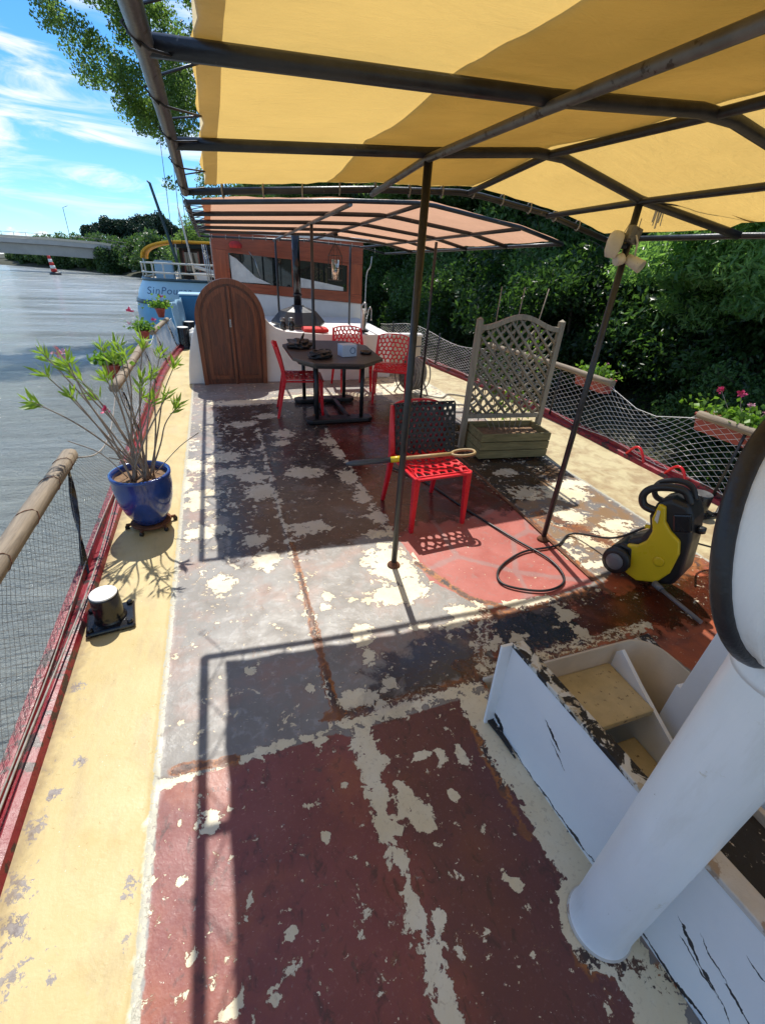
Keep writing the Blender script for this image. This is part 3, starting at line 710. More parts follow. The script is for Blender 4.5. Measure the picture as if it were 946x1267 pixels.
# ================================================================== cowl ventilator
cv = thing('cowl_ventilator', 'big white cowl ventilator with black rimmed mouth rising from a thick white pipe', 'ventilator', (.854, .251, 0))
pr = MB(); pr.lathe([(.090, -.0), (.086, .008), (.082, .02), (.081, .1), (.081, .6), (.081, 1.08)], n=48, capt=False, capb=False); pr.build('pipe', M['pipe'], cv)
MB().lathe([(.090, .0), (.088, .006), (.083, .012), (.081, .016)], n=48, capt=False, capb=False).build('weld_flange', M['pallip'], cv)
a_ = R(-8.6); ti = R(-20)
nrm = Vector((math.sin(a_) * math.cos(ti), math.cos(a_) * math.cos(ti), math.sin(ti)))
mc = Vector((0, 0, 1.33)) + nrm * .10
# elbow: centre line swings from straight up to the mouth direction while it widens
rings = []; p0 = Vector((0, 0, 1.06))
d0 = Vector((0, 0, 1))
NN = 25
ctrl = [p0, Vector((0, 0, 1.17)), mc - nrm * .13, mc]
for i in range(NN):
    t = i / (NN - 1)
    c_ = ctrl[0] * (1 - t) ** 3 + ctrl[1] * 3 * t * (1 - t) ** 2 + ctrl[2] * 3 * t * t * (1 - t) + ctrl[3] * t ** 3
    dd = (d0 * (1 - t) ** 1.3 + nrm * t ** 1.0).normalized()
    s_ = t * t * (3 - 2 * t)
    rr = .0775 + (.205 - .0775) * (lambda q: q * q * (3 - 2 * q))(min(1, max(0, t - .08) / .80))
    rings.append((c_, dd, rr))
nseg = 48; vs = []; fs = []
for c_, dd, rr in rings:
    u = dd.cross(Vector((1, 0, 0)) ); u = Vector((1, 0, 0)); u = (u - dd * u.dot(dd)).normalized(); v_ = dd.cross(u)
    for k in range(nseg):
        a = 2 * math.pi * k / nseg; vs.append(c_ + (u * math.cos(a) + v_ * math.sin(a)) * rr)
for i in range(NN - 1):
    for k in range(nseg): fs.append((i * nseg + k, i * nseg + (k + 1) % nseg, (i + 1) * nseg + (k + 1) % nseg, (i + 1) * nseg + k))
o = MB().add(vs, fs, True).build('cowl', M['pipe'], cv, solid=.008)
u = Vector((1, 0, 0)); u = (u - nrm * u.dot(nrm)).normalized(); v_ = nrm.cross(u)
rim = [mc + (u * math.cos(a) + v_ * math.sin(a)) * .210 for a in [2 * math.pi * k / 64 for k in range(65)]]
rb = MB(); rb.tube(rim, .014, 12, caps=False)
for k in range(0):
    pass
rb.build('mouth_rim', M['blackrub'], cv)

# ================================================================== awnings
def awning(name, label, xs, zs, ys, r, clothm, y_cloth, posts, purl_r, skew=None, cloth_x0=None, double=None, left_lace=True):
    """xs: cross positions (eave, purlin A, ridge, purlin C, eave); zs(i, y): height; ys: beams"""
    root = thing(name, label, 'awning', (xs[0], ys[-1], 0))
    inv = Matrix.Translation((-xs[0], -ys[-1], 0))
    def b_(mb, nm, m_, **k):
        o_ = mb.build(nm, m_, root, **k); o_.data.transform(inv); return o_
    def pt(i, y, dz=0):
        sk = skew(i, y) if skew else (0, 0)
        return Vector((xs[i] + sk[0], y + sk[1], zs(i, y) + dz))
    for k, y in enumerate(ys):
        mb = MB()
        P_ = [pt(0, y), pt(1, y), pt(2, y) + Vector((-.06, 0, -.003)), pt(2, y) + Vector((.08, 0, -.008)), pt(3, y), pt(4, y)]
        mb.tube(P_, r if k not in (0, len(ys) - 1) else r * .85, 10); b_(mb, 'beam', M['steel_dark'])
    for i in range(5):
        mb = MB(); yy = sorted(set([ys[0] + (ys[-1] - ys[0]) * t / 8 for t in range(9)] + list(ys)))
        mb.tube([pt(i, y, (0, -r * 1.1, -r * .2, -r * .5, 0)[i]) for y in yy], (r * 1.05 if i == 0 else purl_r), 10)
        b_(mb, 'eave_bar' if i in (0, 4) else 'purlin', M['steel_grey'] if i in (0, 1) else M['steel_dark'])
    for (x, y, zt) in posts:
        mb = MB(); mb.tube([(x, y, 0), (x, y, zt)], r * .95, 12); b_(mb, 'post', M['steel_dark'])
        MB().add([], [])
        mb = MB(); mb.lathe([(r * 2.2, .002), (r * 1.9, .012), (r * 1.2, .02), (r, .03)], (x, y, 0), 14); b_(mb, 'post_foot', M['rust'])
    # cloth
    x0 = cloth_x0; ny = 60; nx = 40
    def surf(x, y, off):
        # piecewise linear between the purlins, with a slight sag between beams
        pts = [pt(i, y) for i in range(5)]
        for i in range(4):
            if x <= pts[i + 1].x or i == 3:
                t = (x - pts[i].x) / (pts[i + 1].x - pts[i].x); z = pts[i].z * (1 - t) + pts[i + 1].z * t; yy = pts[i].y * (1 - t) + pts[i + 1].y * t; break
        near = min(abs(y - q) for q in ys)
        sag = -.012 * math.sin(min(1, near / .5) * math.pi / 2) + .010 * mnoise.noise(Vector((x * 2.2, y * 2.2, 3))) + .006 * mnoise.noise(Vector((x * 3 + y * 3, (y - x) * 11, 3))) * math.exp(-2.5 * near)
        return (x, yy, z + r + .006 + off + sag)
    def sheet(xa, xb, ya, yb, off, nm, m_):
        vs = []; fs = []
        for j in range(ny + 1):
            for i in range(nx + 1):
                xa_ = xa
                if xa == x0: xa_ = xa + .012 * math.sin(j * .9) * math.sin(j * .37)
                xx = xa_ + (xb - xa_) * i / nx; y = ya + (yb - ya) * j / ny
                if j == ny: y -= .012 * abs(math.sin(i * .8))
                vs.append(surf(xx, y, off))
        for j in range(ny):
            for i in range(nx): fs.append((j * (nx + 1) + i, j * (nx + 1) + i + 1, (j + 1) * (nx + 1) + i + 1, (j + 1) * (nx + 1) + i))
        mb = MB(); mb.add(vs, fs, True); return b_(mb, nm, m_, fix=False)
    sheet(x0, xs[4] - .03, y_cloth[0], y_cloth[1], .0, 'cloth', clothm)
    if double: sheet(double[0], double[1], y_cloth[0], y_cloth[1], .012, 'cloth_overlap', double[2])
    sheet(x0 + .002, x0 + .055, y_cloth[0], y_cloth[1], -.004, 'hem', M['cloth2'] if clothm is M['cloth'] else clothm)
    # lacing between eave bar and cloth
    mb = MB(); y = y_cloth[0] + .1; k = 0
    while y < y_cloth[1] - .1:
        e1 = pt(0, y); c1 = Vector(surf(x0 + .006, y + .19, -.01)); e2 = pt(0, y + .34)
        mb.tube([e1 + Vector((-.02, 0, -.01)), e1 + Vector((.012, .01, -.026)), c1], .003, 5)
        mb.tube([c1, e2 + Vector((.0, 0, .024)), e2 + Vector((-.026, .0, 0)), e2 + Vector((0, 0.004, -.026))], .003, 5)
        y += .34
    b_(mb, 'lacing', M['steel_dark'])
    # lashings along the far edge
    mb = MB(); x = x0 + .08
    while x < xs[4] - .1:
        q = Vector(surf(x, y_cloth[1] if abs(y_cloth[1] - ys[-1]) < .3 else ys[-1], 0))
        mb = MB(); ring = [q + Vector((.006 * math.cos(a), (r + .012) * math.cos(a), -r - .005 + (r + .01) * math.sin(a))) for a in [math.pi * 2 * t / 8 for t in range(9)]]
        mb.tube(ring, .004, 5, caps=False); x += .19
        b_(mb, 'lashing', M['rope'])
    return root

ZN = {-1.3: (1.985, 2.015, 2.05, 1.96, 1.84), 1.27: (1.97, 2.01, 2.05, 1.955, 1.835), 2.03: (1.93, 2.0, 2.055, 1.94, 1.825), 2.72: (1.85, 1.938, 1.972, 1.912, 1.813)}
def zn(i, y):
    k = sorted(ZN); y = min(max(y, k[0]), k[-1])
    for a, b in zip(k, k[1:]):
        if y <= b: t = (y - a) / (b - a); return ZN[a][i] * (1 - t) + ZN[b][i] * t
def skn(i, y):
    if i == 4: return ((.10 if y < 2 else 0.02), -.17 if 1.9 < y < 2.5 else (.03 if y > 2.5 else -.05))
    return (0, 0)
near_aw = awning('awning', 'yellow cloth awning on a dark tube frame over the near part of the deck', (-.07, .85, 1.41, 1.96, 2.45), zn,
    [-1.3, -.1, .55, 1.27, 2.03, 2.72], .0185, M['cloth'], (-1.3, 2.70), [(.855, 2.015, 1.98), (1.965, 2.03, 1.94)], .0145, skn, .02, (.60, 1.415, M['cloth2']))
Zf = [(1.855, -.030), (1.945, -.045), (1.975, -.048), (1.885, -.036), (1.80, -.033)]
def zf(i, y): a, b = Zf[i]; return a + b * (y - 3.5)
far_aw = awning('awning', 'smaller faded salmon-pink awning over the table and chairs', (-.09, .945, 1.48, 2.30, 2.72), zf,
    [3.5, 4.3, 5.1, 5.9, 6.7, 7.9], .017, M['clothp'], (3.52, 6.75), [(.945, 4.89, 1.88), (2.43, 5.3, 1.80)], .015, None, .0)
for (x, y, zt) in ((.93, 7.55, 1.75), (2.06, 7.6, 1.72)):
    mb = MB(); mb.tube([(x, y, .62), (x, y, zt)], .016, 10); o = mb.build('post', M['steel_dark'], far_aw); o.data.transform(Matrix.Translation((.09, -7.9, 0)))

# ================================================================== railings with netting
def netting(u0, u1, top, bot, cell_u, cell_v, r, sag=None):
    """diamond net between two edge curves top(y), bot(y)"""
    mb = MB(); L = u1 - u0
    k = -int(1.2 / cell_u) - 2
    H = .62
    slope = cell_u / cell_v
    def pos(u, v):
        a = Vector(bot(u)); b = Vector(top(u)); q = a * (1 - v) + b * v
        q.x += .008 * mnoise.noise(Vector((u * 2.3, v * 2, 1))) + .006 * mnoise.noise(Vector((u * 9, v * 5, 4)))
        q.z += .005 * mnoise.noise(Vector((u * 3.1, v * 3, 7)))
        q.y += .008 * mnoise.noise(Vector((u * 4.1, v * 4, 2)))
        return q
    n = int(L / cell_u) + 2
    run = slope * H
    for d in (1, -1):
        for i in range(-int(run / cell_u) - 2, n + int(run / cell_u) + 2):
            us = u0 + i * cell_u; pts = []
            for s_ in range(13):
                v = s_ / 12; u = us + d * run * v
                if u0 <= u <= u1: pts.append(pos(u, v))
            if len(pts) > 1: mb.tube(pts, r, 3, caps=False)
    for e in (0, 1):
        mb.tube([pos(u0 + L * t / 40, e) for t in range(41)], r * 1.6, 4, caps=False)
    return mb

# left: weathered wooden rail
lr = thing('railing', 'left side railing of weathered round wood with fine wire net along the river', 'railing', (-.9, 2.8, 0))
def lb_(mb, nm, m_, **k):
    o_ = mb.build(nm, m_, lr, **k); o_.data.transform(Matrix.Translation((.9, -2.8, 0))); return o_
ztop = lambda y: .575 - .008 * (y - 1)
def railpoly(x, y0, y1, w_, h_):
    mb = MB(); ys_ = [y0 + (y1 - y0) * t / 12 for t in range(13)]; vs = []; fs = []
    for y in ys_:
        wob_ = mnoise.noise(Vector((y * 1.7, 3, 1))) * .006
        for a in range(10):
            an = 2 * math.pi * a / 10
            vs.append((x(y) + (w_ + wob_) * math.cos(an) * (1 if abs(math.cos(an)) < .9 else .95), y, ztop(y) - .03 + h_ * (math.copysign(abs(math.sin(an)) ** .6, math.sin(an))) + wob_))
    for i in range(12):
        for a in range(10): fs.append((i * 10 + a, i * 10 + (a + 1) % 10, (i + 1) * 10 + (a + 1) % 10, (i + 1) * 10 + a))
    mb.add(vs, fs, True); mb.f.append(tuple(range(10))[::-1]); mb.sm.append(False); mb.f.append(tuple(120 + a for a in range(10))); mb.sm.append(False)
    return mb
xl = lambda y: -.905 + max(0, y - 6.5) ** 1.6 * .03
lb_(railpoly(xl, -1.2, 2.86, .042, .036), 'handrail', M['drift'])
lb_(railpoly(xl, 4.35, 6.7, .042, .034), 'handrail', M['drift'])
lb_(railpoly(lambda y: xl(y) - .01, 7.4, 8.9, .035, .03), 'handrail', M['drift'])
for (yb, yt) in ((2.32, 2.78), (4.6, 4.6), (6.4, 6.45), (7.6, 7.6), (8.7, 8.7), (.2, .2)):
    mb = MB(); a = Vector((halfL(yb) + .02, yb, .04)); b = Vector((xl(yt), yt, ztop(yt) - .04)); N_ = 14; vs = []; fs = []
    for i in range(N_ + 1):
        t = i / N_; c_ = a.lerp(b, t); an = t * 5.5
        dx, dy = .017 * math.cos(an), .017 * math.sin(an)
        vs += [(c_.x - dx - dy * .25, c_.y - dy + dx * .25, c_.z), (c_.x + dx - dy * .25, c_.y + dy + dx * .25, c_.z), (c_.x + dx + dy * .25, c_.y + dy - dx * .25, c_.z), (c_.x - dx + dy * .25, c_.y - dy - dx * .25, c_.z)]
    for i in range(N_):
        for k in range(4): fs.append((i * 4 + k, i * 4 + (k + 1) % 4, (i + 1) * 4 + (k + 1) % 4, (i + 1) * 4 + k))
    mb.add(vs, fs); lb_(mb, 'stanchion', M['blackgloss'])
def ltop(u):
    z = ztop(u) - .05; x = xl(u) + .01
    for a, b, s_ in ((2.86, 4.35, .20), (6.7, 7.4, .06)):
        if a < u < b: z -= s_ * math.sin((u - a) / (b - a) * math.pi)
    return (x, u, z)
lbot = lambda u: (halfL(u) + .015, u, .06)
lb_(netting(-1.0, 4.6, ltop, lbot, .05, .060, .0009), 'net', M['netd'])
lb_(netting(4.4, 9.2, ltop, lbot, .075, .07, .0028), 'net', M['net'])
for y in [.3, .75, 1.1, 1.42, 1.75, 2.1, 2.45, 2.7, 4.7, 5.0, 5.4, 5.8, 6.2]:
    mb = MB(); mb.tube([(xl(y) + .046 * math.cos(a), y + .02 * math.sin(a * 2), ztop(y) - .03 + .040 * math.sin(a)) for a in [2 * math.pi * t / 12 for t in range(13)]], .0022, 5, caps=False); lb_(mb, 'wire_tie', M['rust'])
mb = MB(); mb.tube(smoothpts([ltop(2.8 + .1 * i) for i in range(17)], 2), .005, 6); lb_(mb, 'rope', M['rope'])
mb = MB(); mb.tube(smoothpts([(-.80 - .015 * math.sin(y * 2), y, .085 - .01 * math.cos(y * 3)) for y in [0 + .4 * i for i in range(9)]], 4), .004, 5)
mb.tube(smoothpts([(-.83 - .01 * math.sin(y * 3), y, .09) for y in [0 + .4 * i for i in range(13)]], 4), .003, 5); lb_(mb, 'loose_wire', M['rope'])

# right: white diamond net
rr_ = thing('railing', 'right side railing with white diamond netting sagging between two wooden rails', 'railing', (3.8, 3, 0))
def rb_(mb, nm, m_, **k):
    o_ = mb.build(nm, m_, rr_, **k); o_.data.transform(Matrix.Translation((-3.8, -3, 0))); return o_
zr = lambda y: .645 if y < 5 else .645 - .02 * (y - 5)
ztop_l = ztop
ztop = zr
rb_(railpoly(lambda y: halfR(y) - .005, 3.62, 5.9, .038, .032), 'handrail', M['drift'])
rb_(railpoly(lambda y: halfR(y) - .005, -.6, 2.62, .038, .032), 'handrail', M['drift'])
ztop = ztop_l
def rtop(u):
    z = zr(u) - .04
    if 2.62 < u < 3.62: z = .605 - .145 * math.sin((u - 2.62) / 1.0 * math.pi) ** .9
    if u > 5.9: z -= .05 + .07 * math.sin((u - 5.9) * 2.2)
    return (halfR(u) - .01, u, z)
rb_(netting(-.4, 9.3, rtop, lambda u: (halfR(u) - .03, u, .075 + .02 * math.sin(u * 6)), .110, .066, .0020), 'net', M['net'])
for y in (.3, 2.2, 4.4, 5.7, 7.2, 8.8):
    mb = MB(); mb.tube([(halfR(y) - .03, y, .03), (halfR(y) - .005, y, zr(y) - .05)], .013, 8); rb_(mb, 'stanchion', M['steel_dark'])

# ================================================================== bollards
def bollard(name, label, loc, rz, r, h, top=M['white2'], tilt=0, plate=True, group=None):
    t = thing(name, label, 'bollard', loc, rz, group)
    if plate:
        mb = MB(); mb.box((0, 0, .012), (r * 3.3, r * 3.0, .024)); mb.build('base_plate', M['blackgloss'], t, bevel=.009)
        for sx_ in (-1, 1):
            for sy_ in (-1, 1):
                mb = MB(); mb.lathe([(.014, 0), (.014, .012), (.008, .018)], (sx_ * r * 1.32, sy_ * r * 1.15, .024), 8); mb.build('bolt', M['blackgloss'], t)
    mb = MB(); mb.lathe([(r * 1.18, .02), (r * 1.05, .03), (r, .05), (r * .98, h - .006), (r * .95, h)], n=32); mb.build('drum', M['blackgloss'], t)
    mb = MB(); mb.lathe([(r * .93, 0), (r * .93, .006), (r * .88, .008)], (0, 0, h), 32); mb.build('cap', top, t)
    return t
t = bollard('bollard', 'black mooring bollard with white top on the yellow walkway before the blue pot', (-.665, 1.945, 0), R(8), .064, .17)
bollard('bollard', 'grey mooring bollard by the right net behind the pressure washer', (3.44, 2.06, 0), 0, .075, .17, M['steel_grey'], plate=True)
bollard('bollard', 'black bollard on the far left deck beside the white sack, the nearer of that pair', (-.58, 9.0, 0), 0, .10, .34)
bollard('bollard', 'black bollard far along the left deck, just behind the nearer one', (-.50, 9.7, 0), 0, .10, .34)

# ================================================================== red openwork chairs
def hexnet(nx, ny, jitter, seed, inset, fmap, thick, border=True, roundit=0):
    """sheet with many holes: jittered honeycomb, every cell inset and opened; fmap maps (u,v) in 0..1 to space"""
    rn = random.Random(seed); bm = bmesh.new(); V = {}
    def vert(i, j):
        if (i, j) not in V:
            u = i / (2 * nx); v = j / ny
            if 0 < i < 2 * nx and 0 < j < ny: u += rn.uniform(-jitter, jitter) / nx; v += rn.uniform(-jitter, jitter) / ny
            V[(i, j)] = bm.verts.new((min(1, max(0, u)), min(1, max(0, v)), 0))
        return V[(i, j)]
    for j in range(ny):
        off = j % 2
        xs_ = list(range(-off, 2 * nx, 2))
        for i in xs_:
            a, b = max(0, i), min(2 * nx, i + 2)
            if b - a < 1: continue
            bot_ = [vert(q, j) for q in range(a, b + 1)]; top_ = [vert(q, j + 1) for q in range(b, a - 1, -1)]
            try: bm.faces.new(bot_ + top_)
            except ValueError: pass
    # push mid points to make honeycomb cells
    for (i, j), v in V.items():
        if 0 < j < ny: v.co.y += (.17 / ny) * (-1 if (i + j) % 2 else 1)
    bmesh.ops.recalc_face_normals(bm, faces=bm.faces)
    fs = list(bm.faces)
    r_ = bmesh.ops.inset_individual(bm, faces=fs, thickness=inset, depth=0)
    bmesh.ops.delete(bm, geom=fs, context='FACES')
    for v in bm.verts: v.co = Vector(fmap(min(1, max(0, v.co.x)), min(1, max(0, v.co.y))))
    me_ = bpy.data.meshes.new('openwork'); bm.to_mesh(me_); bm.free(); return me_
def add_me(name, me_, m_, parent, thick, bevel=.002, sub=0):
    me_.materials.append(m_); o_ = bpy.data.objects.new(name, me_); COL.objects.link(o_); o_.parent = parent
    md = o_.modifiers.new('solid', 'SOLIDIFY'); md.thickness = thick; md.offset = 0
    if bevel:
        md = o_.modifiers.new('bevel', 'BEVEL'); md.width = bevel; md.segments = 1; md.limit_method = 'ANGLE'
    return o_
def make_chair(label, loc, rz, group=None):
    t = thing('chair', label, 'chair', loc, rz, group)
    W2 = .225
    def seat(u, v):
        x = (u - .5) * 2 * (W2 - .005); y = -.22 + v * .43
        z = .452 - .018 * (1 - (2 * u - 1) ** 2) * (1 - abs(2 * v - 1) ** 3) + (-.012 * max(0, (.12 - v) / .12) ** 1.5)
        return (x, y, z)
    add_me('seat', hexnet(7, 7, .14, 3, .030, seat, 0), M['red'], t, .010)
    def back(u, v):
        x = (u - .5) * 2 * (W2 + .0 - .03 * v ** 3 * abs(2 * u - 1)); z = .46 + v * .36
        y = .215 + v * .075 + .03 * (1 - (2 * u - 1) ** 2) * v
        z -= .022 * abs(2 * u - 1) ** 3 * v
        return (x, y, z)
    add_me('backrest', hexnet(7, 7, .15, 8, .028, back, 0), M['red'], t, .011)
    # frame round the seat
    mb = MB(); mb.bar((-W2, -.225, .43), (W2, -.225, .43), .016, .042, (0, 1, 0)); mb.bar((-W2, .21, .43), (W2, .21, .43), .016, .042, (0, 1, 0))
    mb.bar((-W2, -.225, .43), (-W2, .21, .43), .016, .042, (1, 0, 0)); mb.bar((W2, -.225, .43), (W2, .21, .43), .016, .042, (1, 0, 0))
    mb.build('seat_frame', M['red'], t, bevel=.004)
    for sx_ in (-1, 1):
        mb = MB(); mb.prism([(-.028, -.02), (.020, -.02), (.020, .026), (-.028, .026)], 'z', 0, .44)
        mb.v = [(sx_ * (W2 - .008 + (0 if z > .2 else .012)) + x * (.62 if z < .2 else 1), y * (.62 if z < .2 else 1) - .212 - (.015 if z < .2 else 0), z) for x, y, z in mb.v]
        mb.build('leg', M['red'], t, bevel=.004)
        mb = MB(); vs = []
        for (z, yy, s_) in ((0, .30, .014), (.25, .245, .018), (.45, .205, .022), (.62, .235, .018), (.80, .28, .013)):
            xx = sx_ * (W2 + (0.012 if z < .1 else 0) - (.012 if z > .7 else 0))
            vs += [(xx - s_, yy - s_, z), (xx + s_, yy - s_, z), (xx + s_, yy + s_, z), (xx - s_, yy + s_, z)]
        fs = [(0, 3, 2, 1), (16, 17, 18, 19)] + [(i * 4 + k, i * 4 + (k + 1) % 4, (i + 1) * 4 + (k + 1) % 4, (i + 1) * 4 + k) for i in range(4) for k in range(4)]
        mb.add(vs, fs); mb.build('leg', M['red'], t, bevel=.004)
    mb = MB(); mb.tube([back(i / 12, 1.0) for i in range(13)], .008, 8); mb.build('top_rail', M['red'], t)
    return t
G_ = 'red openwork chairs'
ch = make_chair('red openwork plastic chair in the foreground with a black ring mat over its back', (1.29, 2.56, 0), R(4), G_); ch.scale = (.90, .94, .94)
def place(label, loc, rz):
    c = copy_tree(ch); c.location = loc; c.rotation_euler = (0, 0, rz); c['label'] = label; return c
place('red openwork chair at the left end of the dark table, seen side on', (.83, 5.06, 0), R(84))
place('red openwork chair at the right end of the dark table near the hose reel', (2.02, 5.38, 0), R(-22))
place('red openwork chair behind the dark table, its back towards the white low wall', (1.68, 6.0, 0), R(2))

# black ring mat draped over the chair back
def matmap(u, v):
    # v 0 bottom (front side hanging) .. 1: over the top and a little down behind
    x = (u - .5) * .50
    if v < .88: z = .40 + v / .88 * .42; y = .175 + (z - .45) * .2 - .02
    else:
        t = (v - .88) / .12; z = .82 + .012 * math.sin(t * math.pi) - .04 * t; y = .235 + .06 * t
    return (x, y + .01 * math.sin(u * 5), z)
mt = thing('ring_mat', 'black rubber ring mat with round holes draped over the back of the red chair', 'mat', (1.335, 2.575, 0), R(3)); mt.scale = (.94, .94, .93)
me_ = hexnet(11, 12, 0, 1, .024, matmap, 0); mo = add_me('mat_sheet', me_, M['blackrub'] if False else M['black'], mt, .012, .003)

# spade lying across the chair seat
sp = thing('spade', 'long spade with grey-blue shaft and wooden D handle lying across the red chair seat', 'spade', (1.1, 2.45, .48), 0)
def spb(mb, nm, m_, **k):
    o_ = mb.build(nm, m_, sp, **k); o_.data.transform(Matrix.Translation((-1.1, -2.45, -.48))); return o_
A = Vector((0.71, 2.636, 0.42)); B = Vector((1.56, 2.43, .525)); LS = (B - A).length; dv = (B - A).normalized()
f_ = lambda d_: A + dv * d_
mb = MB(); mb.tube([f_(0), f_(.04), f_(LS - .56)], [.008, .019, .019], 10); spb(mb, 'shaft', M['darkgrey'])
mb = MB(); mb.tube([f_(LS - .58), f_(LS - .50)], .021, 10); spb(mb, 'ferrule', M['yellowp'])
mb = MB(); mb.tube([f_(LS - .51), f_(LS - .15)], .014, 10); spb(mb, 'handle', M['tan'])
mb = MB(); e = f_(LS - .17); q = Vector((-dv.y, dv.x, 0))
mb.tube(smoothpts([e, e + dv * .03 + q * .035, e + dv * .09 + q * .05, e + dv * .15 + q * .035 , e + dv * .165, e + dv * .15 - q * .035, e + dv * .09 - q * .05, e + dv * .03 - q * .035, e], 4), .010, 8, caps=False)
spb(mb, 'grip', M['tan'])

# ================================================================== table and what stands on it
tb = thing('table', 'dark octagonal garden table under the pink awning', 'table', (1.17, 5.05, 0)); tb.scale = (.93, .93, 1)
oct_ = [(-.52, -.36), (-.34, -.64), (.20, -.72), (.50, -.46), (.54, .36), (.32, .68), (-.24, .74), (-.52, .44)]
mb = MB(); mb.prism(oct_, 'z', .655, .685); mb.build('table_top', M['tabletop'], tb, bevel=.006)
mb = MB(); mb.prism([(x * .86, y * .86) for x, y in oct_], 'z', .61, .654); mb.build('apron', M['black'], tb)
for sx_ in (-1, 1):
    for sy_ in (-1, 1):
        mb = MB(); mb.tube([(sx_ * .27, sy_ * .42, .05), (sx_ * .27, sy_ * .42, .61)], .024, 10); mb.build('leg', M['black'], tb)
for sy_ in (-1, 1):
    mb = MB(); mb.prism([(-.40, -.05), (-.34, -.085), (.34, -.085), (.40, -.05), (.40, .05), (.34, .085), (-.34, .085), (-.40, .05)], 'z', .01, .055)
    mb.v = [(x, y + sy_ * .42, z) for x, y, z in mb.v]; mb.build('foot', M['black'], tb, bevel=.01)
mb = MB(); mb.bar((-.12, -.42, .04), (-.12, .42, .04), .05, .03); mb.bar((.12, -.42, .04), (.12, .42, .04), .05, .03); mb.build('stretcher', M['black'], tb, bevel=.005)

bx_ = thing('carton', 'small pale blue box with a dark ring emblem standing on the table', 'box', (1.28, 4.78, .687), R(12))
mb = MB(); mb.box((0, 0, .06), (.17, .12, .12)); mb.build('box', M['boxblue'], bx_, bevel=.004)
mb = MB(); mb.tube([(.035 + .03 * math.cos(a), -.0625, .062 + .03 * math.sin(a)) for a in [2 * math.pi * k / 20 for k in range(21)]], .0035, 6, caps=False); mb.build('ring_emblem', M['letters'], bx_)
ash = thing('ashtray', 'small black ashtray near the right edge of the table', 'ashtray', (1.52, 4.88, .686))
mb = MB(); mb.lathe([(.02, .006), (.05, .006), (.06, .028), (.068, .028), (.06, 0), (.0, 0)][::-1], n=20, capb=False, capt=True); mb.build('bowl', M['blackgloss'], ash)
# crumpled dark bag and a cable lump
def lump(name, label, cat, loc, d, m_, seed, amp=.3, group=None, parts=None):
    t = thing(name, label, cat, loc, seed)
    bm = bmesh.new(); bmesh.ops.create_icosphere(bm, subdivisions=4, radius=1)
    for v in bm.verts:
        n_ = mnoise.noise(v.co * 1.6 + Vector((seed, 0, 0))) + .5 * mnoise.noise(v.co * 4 + Vector((seed, 2, 0)))
        v.co *= 1 + amp * n_; v.co.z = max(v.co.z, -.75); v.co = Vector((v.co.x * d[0], v.co.y * d[1], (v.co.z + .75) * d[2]))
    me_ = bpy.data.meshes.new(name); bm.to_mesh(me_); bm.free(); me_.materials.append(m_)
    me_.polygons.foreach_set('use_smooth', [True] * len(me_.polygons))
    o_ = bpy.data.objects.new('body', me_); COL.objects.link(o_); o_.parent = t
    return t
bg_ = lump('bag', 'crumpled black bag lying on the left half of the table', 'bag', (.86, 5.28, .687), (.17, .13, .05), M['black'], 1.3, .45)
mb = MB(); mb.tube(smoothpts([(-.1, 0, .04), (-.13, -.03, .11), (-.02, -.05, .15), (.08, -.02, .06)], 6), .008, 6); mb.build('strap', M['black'], bg_)
cm_ = lump('cable_coil', 'tangled black cable heaped at the front of the table by the awning post', 'cable', (.98, 4.72, .687), (.12, .12, .035), M['black'], 4.2, .5)
mb = MB(); rn = random.Random(8)
for k in range(7):
    a0 = rn.random() * 6; rx_ = rn.uniform(.07, .14)
    mb.tube([(rx_ * math.cos(a0 + t * .5), rx_ * .8 * math.sin(a0 + t * .5), .035 + .03 * math.sin(t * .7 + k)) for t in range(12)], .006, 6)
mb.build('cable', M['black'], cm_)

# ================================================================== low wall with arched double door
cw = thing('low_wall', 'curved white low wall holding the arched wooden door', 'wall', (.2, 6.48, 0))
arch = [(-.22, 0)]
def archpts(x0, x1, zs, zt, n=20):
    cx = (x0 + x1) / 2; rx_ = (x1 - x0) / 2
    return [(cx - rx_ * math.cos(math.pi * i / n), zs + (zt - zs) * math.sin(math.pi * i / n)) for i in range(n + 1)]
lwp = [(-.44, 0), (-.42, .18), (-.38, .40), (-.33, .58), (-.26, .74), (-.24, .80), (-.20, .80), (-.20, 0)]
mb = MB(); mb.prism(lwp, 'y', 6.46, 6.56); o = mb.build('wall_left', M['white2'], cw, bevel=.008); o.data.transform(Matrix.Translation((-.2, -6.48, 0))); o.name = 'wall_panel'
rp = [(.57, 0), (.57, .86), (.60, .84), (.66, .77), (.74, .71), (.86, .672), (1.0, .66), (1.4, .64), (2.02, .63), (2.02, 0)]
mb = MB(); mb.prism(rp, 'y', 6.46, 6.56); o = mb.build('wall_panel', M['white2'], cw, bevel=.008); o.data.transform(Matrix.Translation((-.2, -6.48, 0)))
